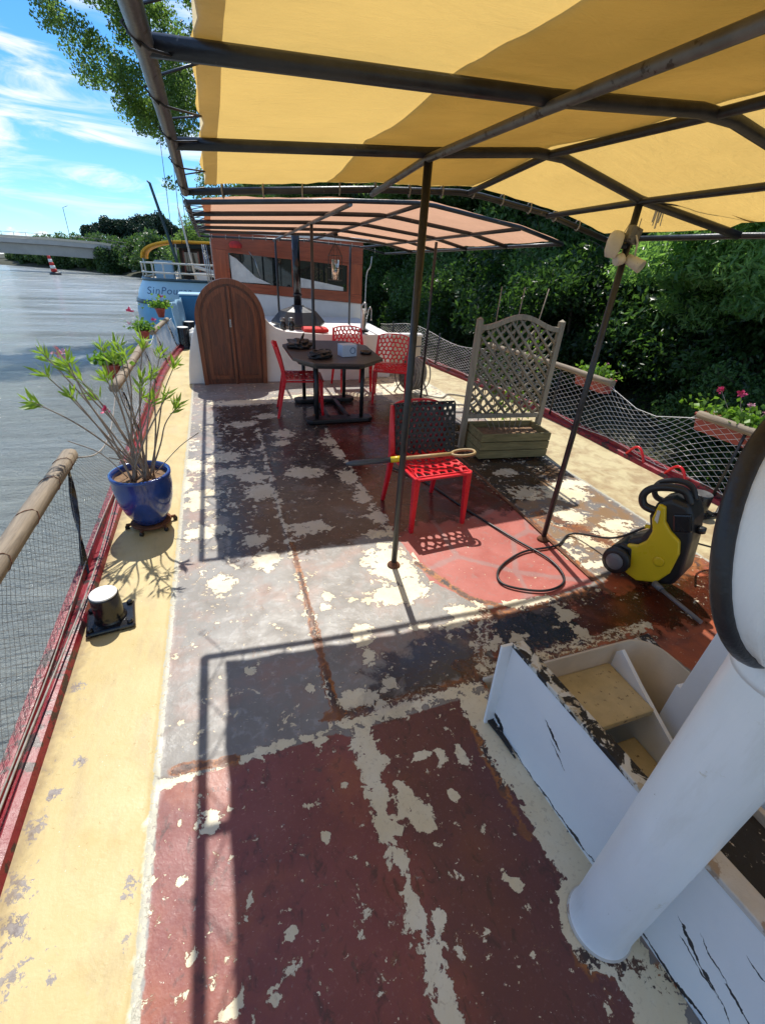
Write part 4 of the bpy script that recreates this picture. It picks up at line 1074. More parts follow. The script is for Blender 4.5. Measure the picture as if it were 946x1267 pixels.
# counter behind and seat wall to the right
mb = MB(); mb.box((1.3, 7.5, .31), (2.3, 1.86, .62)); o = mb.build('counter', M['white2'], cw, bevel=.01); o.data.transform(Matrix.Translation((-.2, -6.48, 0)))
mb = MB(); mb.box((2.5, 6.72, .29), (.95, .1, .58)); o = mb.build('side_wall', M['beige'], cw, bevel=.006); o.data.transform(Matrix.Translation((-.2, -6.48, 0)))
mb = MB(); mb.box((2.5, 6.72, .60), (.97, .14, .035)); o = mb.build('coping', M['white2'], cw, bevel=.008); o.data.transform(Matrix.Translation((-.2, -6.48, 0)))
dz = 1.29
dr = MB(); op = [(-.245, .0)] + archpts(-.255, .605, .80, 1.285) + [(.575, .0)]
dr.prism(op, 'y', 6.415, 6.455)
def dtr(o_): o_.data.transform(Matrix.Translation((-.2, -6.48, 0))); return o_
door = dtr(dr.build('door', M['door'], cw, bevel=.006))
# arched outer moulding, two leaves with recessed arched panels
def band_poly(o_, i_): return o_ + i_[::-1]
ou = [(-.245, .0)] + archpts(-.255, .605, .80, 1.285) + [(.575, .0)]
inn = [(-.195, .0)] + archpts(-.20, .55, .80, 1.225) + [(.52, .0)]
def ring_mesh(a, b, y0, y1):
    n = len(a); mb = MB()
    vs = [(x, y0, z) for x, z in a] + [(x, y0, z) for x, z in b] + [(x, y1, z) for x, z in a] + [(x, y1, z) for x, z in b]
    fs = []
    for i in range(n - 1):
        fs += [(i, i + 1, n + i + 1, n + i), (2 * n + i, 2 * n + i + 1, i + 1, i), (n + i, n + i + 1, 3 * n + i + 1, 3 * n + i)]
    mb.add(vs, fs); return mb
dtr(ring_mesh(ou, inn, 6.392, 6.414).build('door_frame', M['door2'], door, fix=True))
for (x0, x1, hx) in ((-.155, .135, -1), (.215, .505, 1)):
    # quarter arch panels
    cx = .175; 
    o1 = []; o2 = []
    n = 12
    def topz(x, g): 
        rx_ = .375 - g; t = max(0, 1 - ((x - cx) / rx_) ** 2); return .80 + (.425 - g) * math.sqrt(t)
    xs_a = [x0 + (x1 - x0) * i / n for i in range(n + 1)]
    outl = [(x0, .07)] + [(x, topz(x, .03)) for x in xs_a] + [(x1, .07)]
    inl = [(x0 + .045, .12)] + [(min(max(x, x0 + .045), x1 - .045), topz(min(max(x, x0 + .045), x1 - .045), .085)) for x in xs_a] + [(x1 - .045, .12)]
    outl.append(outl[0]); inl.append(inl[0])
    dtr(ring_mesh(outl, inl, 6.397, 6.414).build('panel_moulding', M['door2'], door, fix=True))
    mb = MB(); mb.prism(inl[:-1], 'y', 6.408, 6.4145); dtr(mb.build('panel', M['door'], door))
mb = MB(); mb.box((.175, 6.398, .60), (.036, .03, 1.20)); dtr(mb.build('centre_post', M['door2'], door, bevel=.006))
mb = MB(); mb.tube([(.165, 6.38, .80), (.165, 6.365, .80), (.165, 6.36, .75), (.165, 6.38, .745)], .006, 6); mb.box((.165, 6.382, .775), (.022, .006, .09)); dtr(mb.build('handle', M['galv'], door))

# ================================================================== fireplace hood and objects on the counter
fh = thing('fireplace_hood', 'black octagonal fireplace hood with a tall stove pipe on the white counter', 'fireplace', (1.18, 7.3, .62))
mb = MB(); mb.lathe([(.40, .04), (.41, .07), (.27, .22), (.10, .28), (.08, .30)], n=8, smooth=False); mb.build('hood', M['black'], fh, bevel=.004)
mb = MB(); mb.tube([(0, 0, .29), (0, 0, 1.22)], .055, 20); mb.build('flue', M['blackgloss'], fh)
mb = MB(); mb.lathe([(.065, .42), (.065, .45)], n=20); mb.build('flue_collar', M['black'], fh)
mb = MB(); mb.box((0, .0, .02), (.6, .5, .04)); mb.build('hearth', M['beige'], fh, bevel=.006)
for k, (x, y, lab) in enumerate(((.87, 6.72, 'dark glass jar on the white wall left of the hood, the left one of two'), (.99, 6.74, 'dark glass jar on the white wall under the hood, the right one of two'))):
    j = thing('jar', lab, 'jar', (x, y, .64), 0, 'dark jars on the wall')
    mb = MB(); mb.lathe([(.035, 0), (.042, .01), (.042, .09), (.028, .115), (.028, .125)], n=18); mb.build('glass', M['blackgloss'], j)
    mb = MB(); mb.lathe([(.032, .125), (.04, .14), (.036, .165), (.02, .175)], n=14); mb.build('lid', M['steel_grey'], j)
cu = thing('cushion', 'red and white seat cushions on the wall top behind the table', 'cushion', (1.30, 6.62, .645))
mb = MB(); mb.box((0, 0, .03), (.36, .24, .06)); mb.build('pad', M['cush'], cu, bevel=.03, seg=3)

# lantern
la = thing('lantern', 'black wire lantern with a glass cylinder hanging below the pink awning', 'lantern', (1.44, 6.0, 1.50))
mb = MB()
for k in range(8):
    a = 2 * math.pi * k / 8
    mb.tube([(.015 * math.cos(a), .015 * math.sin(a), .22), (.085 * math.cos(a), .085 * math.sin(a), .10), (.085 * math.cos(a), .085 * math.sin(a), -.16)], .003, 5)
for z in (.10, -.03, -.16):
    mb.tube([(.085 * math.cos(a), .085 * math.sin(a), z) for a in [2 * math.pi * k / 20 for k in range(21)]], .004, 5, caps=False)
mb.build('cage', M['black'], la)
mb = MB(); mb.lathe([(.045, -.155), (.045, .06)], n=20, capt=False); mb.build('glass', M['lglass'], la)
mb = MB(); mb.tube([(0, 0, .21), (0, 0, .34)], .003, 5); mb.lathe([(.03, .30), (.035, .32), (.02, .345)], n=12); mb.build('hook', M['black'], la)

# steel bollard cluster on the right of the counter
st = thing('steel_tap_post', 'grey steel standpipe with curved taps at the right end of the low wall', 'standpipe', (2.02, 6.68, .0))
mb = MB(); mb.tube([(0, 0, 0), (0, 0, .95)], .035, 14); mb.build('pipe', M['galv'], st)
mb = MB(); mb.tube(smoothpts([(.03, 0, .70), (.07, 0, .88), (.09, -.01, .97), (.12, -.01, .94), (.12, -.01, .8)], 5), .010, 8); mb.tube(smoothpts([(-.02, 0, .9), (-.03, -.03, 1.0), (.02, -.05, 1.03), (.03, -.05, .9)], 5), .010, 8); mb.build('tap', M['galv'], st)
mb = MB(); mb.box((-.02, -.03, .66), (.16, .12, .03)); mb.build('shelf', M['black'], st, bevel=.004)

# hose reel
hr = thing('hose_reel', 'grey hose wound on a reel beside the right end chair', 'hose reel', (2.42, 5.62, 0), R(20))
mb = MB()
for k in range(9):
    x = -.10 + k * .025
    mb.tube([(x + .006 * math.sin(a * 3), (.155 + .01 * (k % 2)) * math.cos(a), .27 + (.19 + .01 * (k % 2)) * math.sin(a)) for a in [2 * math.pi * t / 28 for t in range(29)]], .0125, 6, caps=False)
mb.build('hose', M['galv'] if False else M['rope'], hr)
for sx_ in (-1, 1):
    mb = MB(); mb.tube([(sx_ * .14, .2 * math.cos(a), .27 + .22 * math.sin(a)) for a in [2 * math.pi * t / 24 for t in range(25)]], .008, 6, caps=False); mb.build('side_ring', M['greyp'], hr)
    mb = MB(); mb.tube([(sx_ * .15, -.18, 0), (sx_ * .14, -.02, .28), (sx_ * .15, .18, 0)], .011, 8); mb.build('stand', M['greyp'], hr)
mb = MB(); mb.tube([(-.15, 0, .27), (.15, 0, .27)], .03, 10); mb.build('hub', M['greyp'], hr)
mb = MB(); mb.tube(smoothpts([(-.14, 0, .5), (-.12, -.04, .62), (.12, -.04, .62), (.14, 0, .5)], 5), .010, 8); mb.build('carry_handle', M['greyp'], hr)
hs_ = tag(MB().tube(smoothpts([(2.55, 5.5, .02), (2.75, 5.35, .014), (2.95, 5.5, .014), (3.2, 5.25, .014), (3.0, 5.0, .014), (2.7, 5.05, .014), (2.55, 4.8, .014), (2.9, 4.7, .014)], 8), .010, 7).build('hose', M['rope']), 'thin grey hose lying in loops on the cream deck beside the reel', 'hose')

# ================================================================== plants helpers
def leaves_mesh(name, pts, dirs, size, aspect, var, m_, bend=.0):
    """many separate leaves: pts (n,3) centres, random orientation, each a folded two-triangle pair"""
    n = len(pts); rng = np.random.default_rng(abs(hash(name)) % 1000 if False else len(pts))
    pts = np.asarray(pts, float)
    if dirs is None:
        d = rng.normal(size=(n, 3)); d[:, 2] -= .35
    else: d = np.asarray(dirs, float) + rng.normal(size=(n, 3)) * .12
    d /= np.linalg.norm(d, axis=1)[:, None]
    r_ = rng.normal(size=(n, 3)); s_ = np.cross(d, r_); s_ /= np.linalg.norm(s_, axis=1)[:, None]
    nn = np.cross(d, s_)
    L = size * rng.uniform(.65, 1.3, n)[:, None]; Wd = L * aspect
    a = pts - d * L * .5; b = pts + d * L * .5
    c = pts - s_ * Wd * .5 + nn * Wd * .12; e = pts + s_ * Wd * .5 + nn * Wd * .12
    V = np.stack([a, c, b, e], 1).reshape(-1, 3)
    me_ = bpy.data.meshes.new(name)
    me_.vertices.add(4 * n); me_.vertices.foreach_set('co', V.ravel())
    F = (np.arange(n)[:, None] * 4 + np.array([0, 1, 2, 0, 2, 3])[None]).ravel()
    me_.loops.add(6 * n); me_.loops.foreach_set('vertex_index', F)
    me_.polygons.add(2 * n); me_.polygons.foreach_set('loop_start', np.arange(2 * n) * 3); 
    me_.update(calc_edges=True)
    at = me_.attributes.new('var', 'FLOAT', 'POINT')
    at.data.foreach_set('value', np.repeat(np.clip(var + rng.normal(size=n) * .14, 0, 1), 4).astype(np.float32))
    me_.materials.append(m_); return me_
def link(name, me_, parent):
    o_ = bpy.data.objects.new(name, me_); COL.objects.link(o_); o_.parent = parent; return o_

def crown_pts(seed, n_cl, n_leaf, env, cl_r):
    """leaf clumps scattered through an uneven crown; env(rng) gives a clump centre"""
    rng = np.random.default_rng(seed); P_ = []; Vv = []
    for i in range(n_cl):
        c_ = env(rng); r_ = cl_r * rng.uniform(.55, 1.35)
        m_ = int(n_leaf * (r_ / cl_r) ** 2)
        q = rng.normal(size=(m_, 3)); q /= np.linalg.norm(q, axis=1)[:, None]
        q *= (rng.uniform(0, 1, m_) ** .45)[:, None] * r_ * np.array([1, 1, .72])
        q[:, 2] -= .25 * (q[:, 0] ** 2 + q[:, 1] ** 2) / r_
        P_.append(c_ + q); Vv.append(np.full(m_, rng.uniform(0, 1) ** 1.4))
    return np.concatenate(P_), np.concatenate(Vv)
def ell_env(c, r, hollow=.5):
    c = np.array(c, float); r = np.array(r, float)
    def f(rng):
        q = rng.normal(size=3); q /= np.linalg.norm(q)
        return c + q * r * rng.uniform(hollow, 1) ** .7 * (1 + .18 * math.sin(q[0] * 5 + c[0]) * math.cos(q[1] * 4))
    return f
def trunk_mb(h, r, limbs, seed, lean=(0, 0), spread=2.5):
    rn = random.Random(seed); mb = MB(); pts = []
    for i in range(9):
        t = i / 8; pts.append(Vector((lean[0] * t * t + .12 * mnoise.noise(Vector((t * 3, seed, 0))), lean[1] * t * t + .12 * mnoise.noise(Vector((seed, t * 3, 0))), h * t)))
    mb.tube(pts, [r * (1.35 if i == 0 else 1) * (1 - .62 * i / 8) for i in range(9)], 10)
    for k in range(limbs):
        t = rn.uniform(.38, .98); b = pts[int(t * 8)]; a = rn.random() * 6.28; L = spread * rn.uniform(.6, 1.1)
        q = [b, b + Vector((math.cos(a) * L * .35, math.sin(a) * L * .35, L * .35)), b + Vector((math.cos(a) * L * .75, math.sin(a) * L * .75, L * .6)), b + Vector((math.cos(a) * L * 1.1, math.sin(a) * L * 1.1, L * .75))]
        q = smoothpts(q, 3); mb.tube(q, [r * .38 * (1 - .85 * i / (len(q) - 1)) for i in range(len(q))], 6)
        for _ in range(2):
            s_ = q[rn.randint(3, len(q) - 2)]; a2 = a + rn.uniform(-1.2, 1.2); l2 = L * .5
            mb.tube([s_, s_ + Vector((math.cos(a2) * l2, math.sin(a2) * l2, l2 * .4))], [r * .13, r * .03], 5)
    return mb
def bank_tree(label, loc, seed, h, crown, nc, nl, clr, leaf, asp, m_, rz=0, group='trees along the river bank', tr=.2, spread=2.6, lean=(0, 0), hollow=.45, name='broadleaf_tree'):
    t = thing(name, label, 'tree', (0, 0, 0), 0, group); put_far(t, loc, rz)
    trunk_mb(h, tr, 9, seed, lean, spread).build('trunk', M['bark'], t)
    P_, V_ = crown_pts(seed, nc, nl, ell_env(*crown, hollow) if not callable(crown) else crown, clr)
    link('crown', leaves_mesh('crown', P_, None, leaf, asp, V_, m_), t)
    return t

# ================================================================== oleander in the blue pot
pt_ = thing('flower_pot', 'round blue glazed flower pot on a wheeled stand on the yellow walkway', 'flower pot', (-.565, 2.85, 0))
mb = MB(); prof = [(.088, .045), (.098, .05), (.135, .12), (.162, .21), (.172, .30), (.170, .355), (.176, .368), (.176, .388), (.160, .388), (.156, .36), (.154, .33)]
mb.lathe(prof, n=48, capt=False); mb.build('pot', M['blueglaze'], pt_)
mb = MB(); bm_pts = 26; vs = [(0, 0, .352)]; fs = []
for rr in (.05, .10, .155):
    for k in range(bm_pts):
        a = 2 * math.pi * k / bm_pts; vs.append((rr * math.cos(a), rr * math.sin(a), .345 + .014 * mnoise.noise(Vector((math.cos(a) * rr * 30, math.sin(a) * rr * 30, 1)))))
for k in range(bm_pts): fs.append((0, 1 + k, 1 + (k + 1) % bm_pts))
for q in range(2):
    for k in range(bm_pts): fs.append((1 + q * bm_pts + k, 1 + (q + 1) * bm_pts + k, 1 + (q + 1) * bm_pts + (k + 1) % bm_pts, 1 + q * bm_pts + (k + 1) % bm_pts))
mb.add(vs, fs, True); mb.build('soil', M['soil'], pt_)
mb = MB(); mb.lathe([(.118, .022), (.125, .03), (.118, .04)], n=24)
for k in range(6):
    a = k * math.pi / 3 + .2; mb.bar((0, 0, .03), (.15 * math.cos(a), .15 * math.sin(a), .03), .012, .016)
mb.build('pot_stand', M['rust'], pt_)
for k in range(6):
    a = k * math.pi / 3 + .2; mb = MB(); c_ = Vector((.145 * math.cos(a), .145 * math.sin(a), .014)); s_ = Vector((-math.sin(a), math.cos(a), 0)) * .009
    mb.tube([c_ - s_, c_ + s_], .014, 12); mb.build('castor', M['black'], pt_)

ol = thing('oleander', 'tall sparse oleander with long bare stems growing in the blue pot', 'plant', (-.565, 2.85, .345))
rn = random.Random(12)
tips = [(-.905, 1.01), (-.87, 1.12), (-.81, 1.05), (-.77, .98), (-.72, 1.10), (-.69, .95), (-.64, 1.10), (-.60, 1.0), (-.55, 1.13), (-.53, .90), (-.49, 1.12), (-.455, 1.06), (-.42, 1.13), (-.37, 1.02), (-.33, 1.08), (-.30, .92), (-.26, 1.02),
        (-.95, .90), (-.57, .80), (-.48, .83), (-.74, .86), (-.62, .90), (-.44, .96), (-.52, .98), (-.28, .80), (-.80, .90), (-.39, .87), (-.68, 1.04), (-.58, 1.06)]
stems = MB(); LP = []; LD = []; tipw = []
for k, (x, z) in enumerate([q for i_, q in enumerate(tips) if i_ not in (5, 9, 11, 18, 21, 23, 27)]):
    dx = x + .565; y = rn.uniform(-.22, .22)
    b = Vector((rn.uniform(-.07, .07), rn.uniform(-.06, .06), 0)); e = Vector((dx, y, z - .345))
    m1 = b.lerp(e, .35) + Vector((rn.uniform(-.02, .02), rn.uniform(-.02, .02), .05)); m2 = b.lerp(e, .7) + Vector((rn.uniform(-.02, .02), 0, .03))
    q = smoothpts([b, m1, m2, e], 5)
    stems.tube(q, [.0065 * (1 - .6 * i / (len(q) - 1)) for i in range(len(q))], 6)
    ax = (q[-1] - q[-4]).normalized(); tipw.append((e, ax))
    for j in range(15):
        a = j * 2.4 + rn.random(); op_ = rn.uniform(.35, 1.1); side = ax.orthogonal().normalized(); side.rotate(Quaternion(ax, a))
        d_ = (ax * math.cos(op_) + side * math.sin(op_)).normalized(); L = rn.uniform(.06, .10)
        LP.append(e - ax * rn.uniform(0, .06) + d_ * L * .5); LD.append(d_)
for k in range(7):
    b = Vector((rn.uniform(-.08, .08), rn.uniform(-.06, .06), 0)); e = b + Vector((rn.uniform(-.25, .3), rn.uniform(-.2, .2), rn.uniform(.2, .42)))
    stems.tube(smoothpts([b, b.lerp(e, .5) + Vector((.02, 0, .04)), e], 4), .003, 5)
stems.build('stems', M['stem'], ol)
link('leaves', leaves_mesh('leaves', [tuple(q) for q in LP], [tuple(q) for q in LD], .085, .17, np.random.default_rng(3).uniform(.2, .9, len(LP)), M['leafF']), ol)
def flower(parent, c_, r_, n, m_, seed, name='flower'):
    rn_ = random.Random(seed); P_ = []; D_ = []
    for k in range(n):
        d_ = Vector((rn_.gauss(0, 1), rn_.gauss(0, 1), rn_.gauss(.5, .7))).normalized(); P_.append(tuple(Vector(c_) + d_ * r_ * rn_.uniform(.2, .9))); D_.append(tuple(d_))
    return link(name, leaves_mesh(name, P_, D_, r_ * .62, .7, np.full(n, .5), m_), parent)
flower(ol, (-.80 + .565, 0, 1.10 - .345), .04, 26, M['palepink'], 2)
flower(ol, (-.655 + .565, -.05, .80 - .345), .032, 30, M['pink'], 4)

# potted plants hung on the rails
def potplant(label, loc, pot, size, n, blooms, seed, cat='flower pot', m_=M['leafG'], group=None, z0=.0, rz=0):
    t = thing('potted_plant', label, cat, loc, rz, group)
    rng = np.random.default_rng(seed)
    if pot == 'cone':
        mb = MB(); mb.lathe([(.045, -.13), (.075, -.005), (.085, -.005), (.085, .015), (.07, .015)], n=20); mb.build('pot', M['terra'], t)
    elif pot == 'box':
        mb = MB(); l, w_ = size[0], .075
        vs = [(-l * .93, -w_ * .75, -.14), (l * .93, -w_ * .75, -.14), (l * .93, w_ * .75, -.14), (-l * .93, w_ * .75, -.14), (-l, -w_, 0), (l, -w_, 0), (l, w_, 0), (-l, w_, 0)]
        mb.add(vs, [(0, 3, 2, 1), (4, 5, 6, 7), (0, 1, 5, 4), (1, 2, 6, 5), (2, 3, 7, 6), (3, 0, 4, 7)]); mb.build('trough', M['terra'], t, bevel=.008)
        mb = MB(); mb.bar((-l, -w_, .0), (l, -w_, .0), .015, .02); mb.bar((-l, w_, .0), (l, w_, .0), .015, .02); mb.bar((-l, -w_, 0), (-l, w_, 0), .015, .02); mb.bar((l, -w_, 0), (l, w_, 0), .015, .02); mb.build('rim', M['terra'], t, bevel=.003)
        mb = MB(); mb.box((0, 0, .004), (l * 1.9, w_ * 1.8, .004)); mb.build('soil', M['soil'], t)
    q = rng.normal(size=(n, 3)) * np.array([size[0] * .55, size[1] * .5, size[2] * .35]); q[:, 2] = np.abs(q[:, 2]) + .02
    link('foliage', leaves_mesh('foliage', q, None, .05, .8, rng.uniform(.1, .9, n), m_), t)
    mb = MB()
    for k in range(12): mb.tube([(q[k, 0] * .3, q[k, 1] * .3, 0), tuple(q[k])], .002, 4)
    mb.build('stems', M['leafG'] if False else M['stem'], t)
    for k, (x, y, z, r_, mm) in enumerate(blooms):
        flower(t, (x, y, z), r_ * .8, 26, mm, seed + k)
        MB().tube([(x * .3, y * .3, 0), (x, y, z)], .0025, 4).build('flower_stem', M['stem'], t)
    return t
potplant('bushy green plant in a red cone pot hooked outside the left rail', (-1.02, 5.05, .56), 'cone', (.13, .12, .16), 260, [], 3)
potplant('flowering plant with a big pink bloom outside the left rail further along', (-1.0, 7.5, .50), 'cone', (.14, .12, .18), 240, [(-.13, 0, .26, .07, M['pink']), (-.17, 0, .10, .04, M['palepink']), (.15, 0, .15, .05, M['pink'])], 5)
potplant('small red pot of mixed flowers on the far left rail before the blue boat', (-.86, 8.75, .66), 'cone', (.16, .12, .17), 240, [(.05, 0, .18, .05, M['pink']), (.1, .02, .1, .04, M['palepink'])], 6)
potplant('red trough of low green plants hung outside the right rail', (3.95, 4.0, .60), 'box', (.24, .10, .13), 260, [(-.12, 0, .16, .02, M['palepink'])], 7, 'planter', rz=R(90))
potplant('long red trough of geraniums on the right rail nearest the ventilator', (3.95, 2.30, .60), 'box', (.38, .11, .15), 520, [(.30, .0, .22, .05, M['pink']), (.12, .02, .24, .05, M['pink']), (.02, .0, .17, .04, M['palepink']), (-.1, 0, .15, .025, M['palepink'])], 9, 'planter', rz=R(90))

# ================================================================== trellis planter
tp = thing('trellis_planter', 'wooden planter trough with a tall arched lattice panel', 'planter', (2.57, 3.50, 0), R(-6)); tp.scale = (.94, .95, .98)
L2, D2, H2 = .38, .19, .25
def tr_(mb, nm, m_, **k): return mb.build(nm, m_, tp, **k)
for z in (.02, .105, .19):
    for s_ in (-1, 1):
        mb = MB(); mb.box((0, s_ * D2, z + .04), (L2 * 2, .022, .078)); tr_(mb, 'side_board', M['mossy'], bevel=.004)
        mb = MB(); mb.box((s_ * (L2 - .012), 0, z + .04), (.022, D2 * 2 - .03, .078)); tr_(mb, 'end_board', M['mossy'], bevel=.004)
mb = MB(); mb.box((0, 0, .20), (L2 * 2 - .06, D2 * 2 - .04, .02)); tr_(mb, 'soil', M['soil'])
yb_ = .15
for s_ in (-1, 1):
    mb = MB(); mb.box((s_ * .43, yb_, .62), (.05, .05, 1.22)); mb.lathe([(.036, 0), (.0, .02)], (s_ * .43, yb_, 1.231), 4, capt=False); tr_(mb, 'post', M['driftx'], bevel=.004)
def topc(u):  # u -1..1, top rail height
    return 1.16 + .10 * (math.cos(u * math.pi) * .5 + .5) 
tp_pts = [(.405 * (-1 + 2 * i / 20), topc(-1 + 2 * i / 20)) for i in range(21)]
mb = MB(); poly = [(x, z + .022) for x, z in tp_pts] + [(x, z - .022) for x, z in tp_pts[::-1]]
mb.prism(poly, 'y', yb_ - .02, yb_ + .02); tr_(mb, 'arched_rail', M['driftx'], bevel=.003)
mb = MB(); mb.box((0, yb_, .34), (.81, .036, .045)); tr_(mb, 'bottom_rail', M['driftx'], bevel=.003)
for d_ in (1, -1):
    mb = MB(); stp = .106
    c_ = -2.0
    while c_ < 2.0:
        # slat along direction (d,1): x = c + d*(z-.36)
        pts = []
        for i in range(90):
            z = .36 + i * .01; x = c_ + d_ * (z - .36)
            if abs(x) < .405 and z < topc(x / .405) - .015: pts.append((x, z))
        if len(pts) > 3:
            a, b = pts[0], pts[-1]; mb.bar((a[0], yb_ + d_ * .005, a[1]), (b[0], yb_ + d_ * .005, b[1]), .018, .009, (0, 1, 0)) if False else mb.bar((a[0], yb_ + d_ * .005, a[1]), (b[0], yb_ + d_ * .005, b[1]), .009, .018, (0, 1, 0)) if False else mb.tube([(a[0], yb_ + d_ * .006, a[1]), (b[0], yb_ + d_ * .006, b[1])], .0135, 4)
        c_ += stp
    tr_(mb, 'lattice', M['driftx'])
rng = np.random.default_rng(4)
cp = thing('climbing_plant', 'scraggy climbing plant growing up behind the wooden lattice', 'plant', (2.58, 3.55, .21), R(-6))
n = 420; q = np.stack([rng.uniform(-.36, .38, n), rng.uniform(.16, .26, n), rng.uniform(.05, .95, n) ** 1.1], 1)
q = q[(np.sin(q[:, 0] * 9 + q[:, 2] * 6) + rng.normal(size=n) * .6) > -.1]
link('foliage', leaves_mesh('foliage', q, None, .045, .7, rng.uniform(0, .8, len(q)), M['leafG']), cp)
mb = MB()
for k in range(7):
    x = -.3 + k * .1; mb.tube(smoothpts([(x * .5, .02, 0), (x, .18, .3), (x + .06 * math.sin(k), .2, .65), (x - .05, .2, .95)], 4), .004, 5)
mb.build('stems', M['stem'], cp)
for k, (x, xt, lab) in enumerate(((2.40, 2.42, 'thin cane sticking up behind the arched lattice, left one'), (2.60, 2.66, 'thin cane sticking up behind the arched lattice, middle one'), (2.78, 2.92, 'leaning thin cane sticking up behind the arched lattice, right one'))):
    tag(MB().tube([(x, 3.79, .24), (x + (xt - x) * .6, 3.79, 1.1), (xt, 3.80, 1.46)], .005, 6).build('cane', M['stem']), lab, 'cane', 'canes behind the lattice')

# ================================================================== pressure washer
pw = thing('pressure_washer', 'yellow and black pressure washer standing on the deck by the right post', 'pressure washer', (2.34, 1.46, 0), R(-68))
# side view outline lives in local x (left .. right) and z; it stands tilted back a little
Tw = Matrix.Translation((0, 0, .02)) @ Matrix.Rotation(R(-9), 4, 'Y')
def pb(mb, nm, m_, par=pw, bevel=0, **k):
    mb.v = [tuple(Tw @ Vector(q)) for q in mb.v]; return mb.build(nm, m_, par, bevel=bevel, **k)
body = [(-.17, .10), (-.13, .04), (.02, .02), (.15, .05), (.19, .14), (.19, .36), (.17, .50), (.13, .58), (.03, .60), (-.05, .56), (-.08, .46), (-.06, .38), (-.10, .31), (-.17, .27), (-.20, .19)]
mb = MB(); mb.prism(body, 'y', -.10, .12); pb(mb, 'body', M['black'], bevel=.03, seg=4)
panel = [(-.15, .055), (-.06, .02), (.06, .05), (.125, .14), (.15, .28), (.135, .36), (.07, .41), (.03, .46), (.012, .55), (-.03, .56), (-.05, .46), (-.03, .38), (-.05, .31), (-.10, .262), (-.165, .25), (-.14, .15)]
mb = MB(); mb.prism(panel, 'y', -.125, -.09); pan = pb(mb, 'side_panel', M['yellowp'], bevel=.012, seg=3)
mb = MB(); mb.prism([(-.03, .46), (-.008, .44), (-.008, .52), (-.026, .525)], 'y', -.132, -.124); pb(mb, 'white_stripe', M['lightp'], bevel=.002)
mb = MB(); mb.lathe([(.035, 0), (.03, .004), (.012, .002)], (0, 0, 0), 16); mb.xf(Matrix.Translation((.05, -.127, .20)) @ Matrix.Rotation(R(90), 4, 'X')); pb(mb, 'fixing_recess', M['yellowp'])
pw.scale = (.86, .92, .95)
# wheel at lower left, axle across
for y_ in (-.155, .155):
    w_ = MB(); w_.lathe([(.06, -.022), (.088, -.02), (.094, 0), (.088, .02), (.06, .022)], n=28); w_.xf(Matrix.Translation((-.20, y_, .135)) @ Matrix.Rotation(R(90), 4, 'X')); wh = pb(w_, 'wheel', M['black'])
    w_ = MB(); w_.lathe([(.058, -.026), (.056, -.03), (.02, -.034)], n=24); w_.lathe([(.02, .034), (.056, .03), (.058, .026)][::-1], n=24)
    w_.xf(Matrix.Translation((-.20, y_, .135)) @ Matrix.Rotation(R(90), 4, 'X')); pb(w_, 'hubcap', M['greyp'], wh)
mb = MB(); mb.prism([(-.24, .06), (-.16, .03), (-.10, .10), (-.12, .24), (-.2, .25), (-.27, .2)], 'y', -.13, .13); pb(mb, 'motor_cover', M['black'], bevel=.02, seg=3)
mb = MB(); mb.tube(smoothpts([(-.04, -.09, .50), (-.12, -.09, .52), (-.14, -.09, .58), (-.10, -.08, .63), (.0, -.07, .655), (.08, -.05, .64), (.12, -.04, .57)], 6), .024, 10)
mb.tube(smoothpts([(-.04, .10, .50), (-.12, .10, .52), (-.14, .10, .58), (-.10, .09, .63), (.0, .08, .655), (.08, .06, .64), (.12, .05, .57)], 6), .018, 10); mb.tube([(-.12, -.085, .61), (-.12, .095, .61)], .016, 10); pb(mb, 'carry_handle', M['black'])
mb = MB(); mb.tube([(.06, -.13, .05), (.12, -.17, .045)], [.022, .017], 12); mb.tube([(.12, -.17, .045), (.40, -.34, .03)], .0125, 10); pb(mb, 'hose_outlet', M['greyp'])
mb = MB(); mb.box((.12, -.10, .47), (.10, .03, .11), Matrix.Rotation(R(-12), 3, 'Y')); pb(mb, 'gun_holder', M['blackgloss'], bevel=.01)
mb = MB(); mb.lathe([(.03, 0), (.03, .03), (.018, .035)], (.20, 0, .40), 14); pb(mb, 'switch_knob', M['black'])
mb = MB(); mb.box((-.065, -.112, .40), (.03, .012, .02)); pb(mb, 'logo_plate', M['yellowp'])

# hoses and cables on the deck
tag(MB().tube(smoothpts([(2.33, 1.62, .30), (2.27, 1.76, .14), (2.20, 2.02, .02), (2.0, 1.93, .012), (1.72, 1.92, .012), (1.47, 1.80, .012), (1.42, 1.66, .012), (1.62, 1.55, .012), (1.80, 1.60, .012), (1.85, 1.80, .012), (1.75, 2.10, .012), (1.62, 2.55, .012), (1.50, 3.05, .012), (1.30, 3.4, .012)], 10), .0075, 8).build('power_cable', M['black']),
    'black power cable looping over the salmon red deck panel to the pressure washer', 'cable')
tag(MB().tube(smoothpts([(2.62, 1.45, .45), (2.72, 1.5, .46), (2.80, 1.50, .30), (2.90, 1.40, .05), (3.05, 1.3, .012), (3.3, 1.1, .012)], 8), .010, 8).build('water_hose', M['black']),
    'thick black hose bending down to the deck behind the pressure washer', 'hose')
tag(MB().tube(smoothpts([(2.6, 1.5, .25), (2.75, 1.55, .16), (2.95, 1.5, .10), (3.2, 1.35, .012), (3.5, 1.1, .012)], 8), .006, 8).build('thin_cable', M['black']),
    'thin black cable running from the washer towards the cowl ventilator', 'cable')

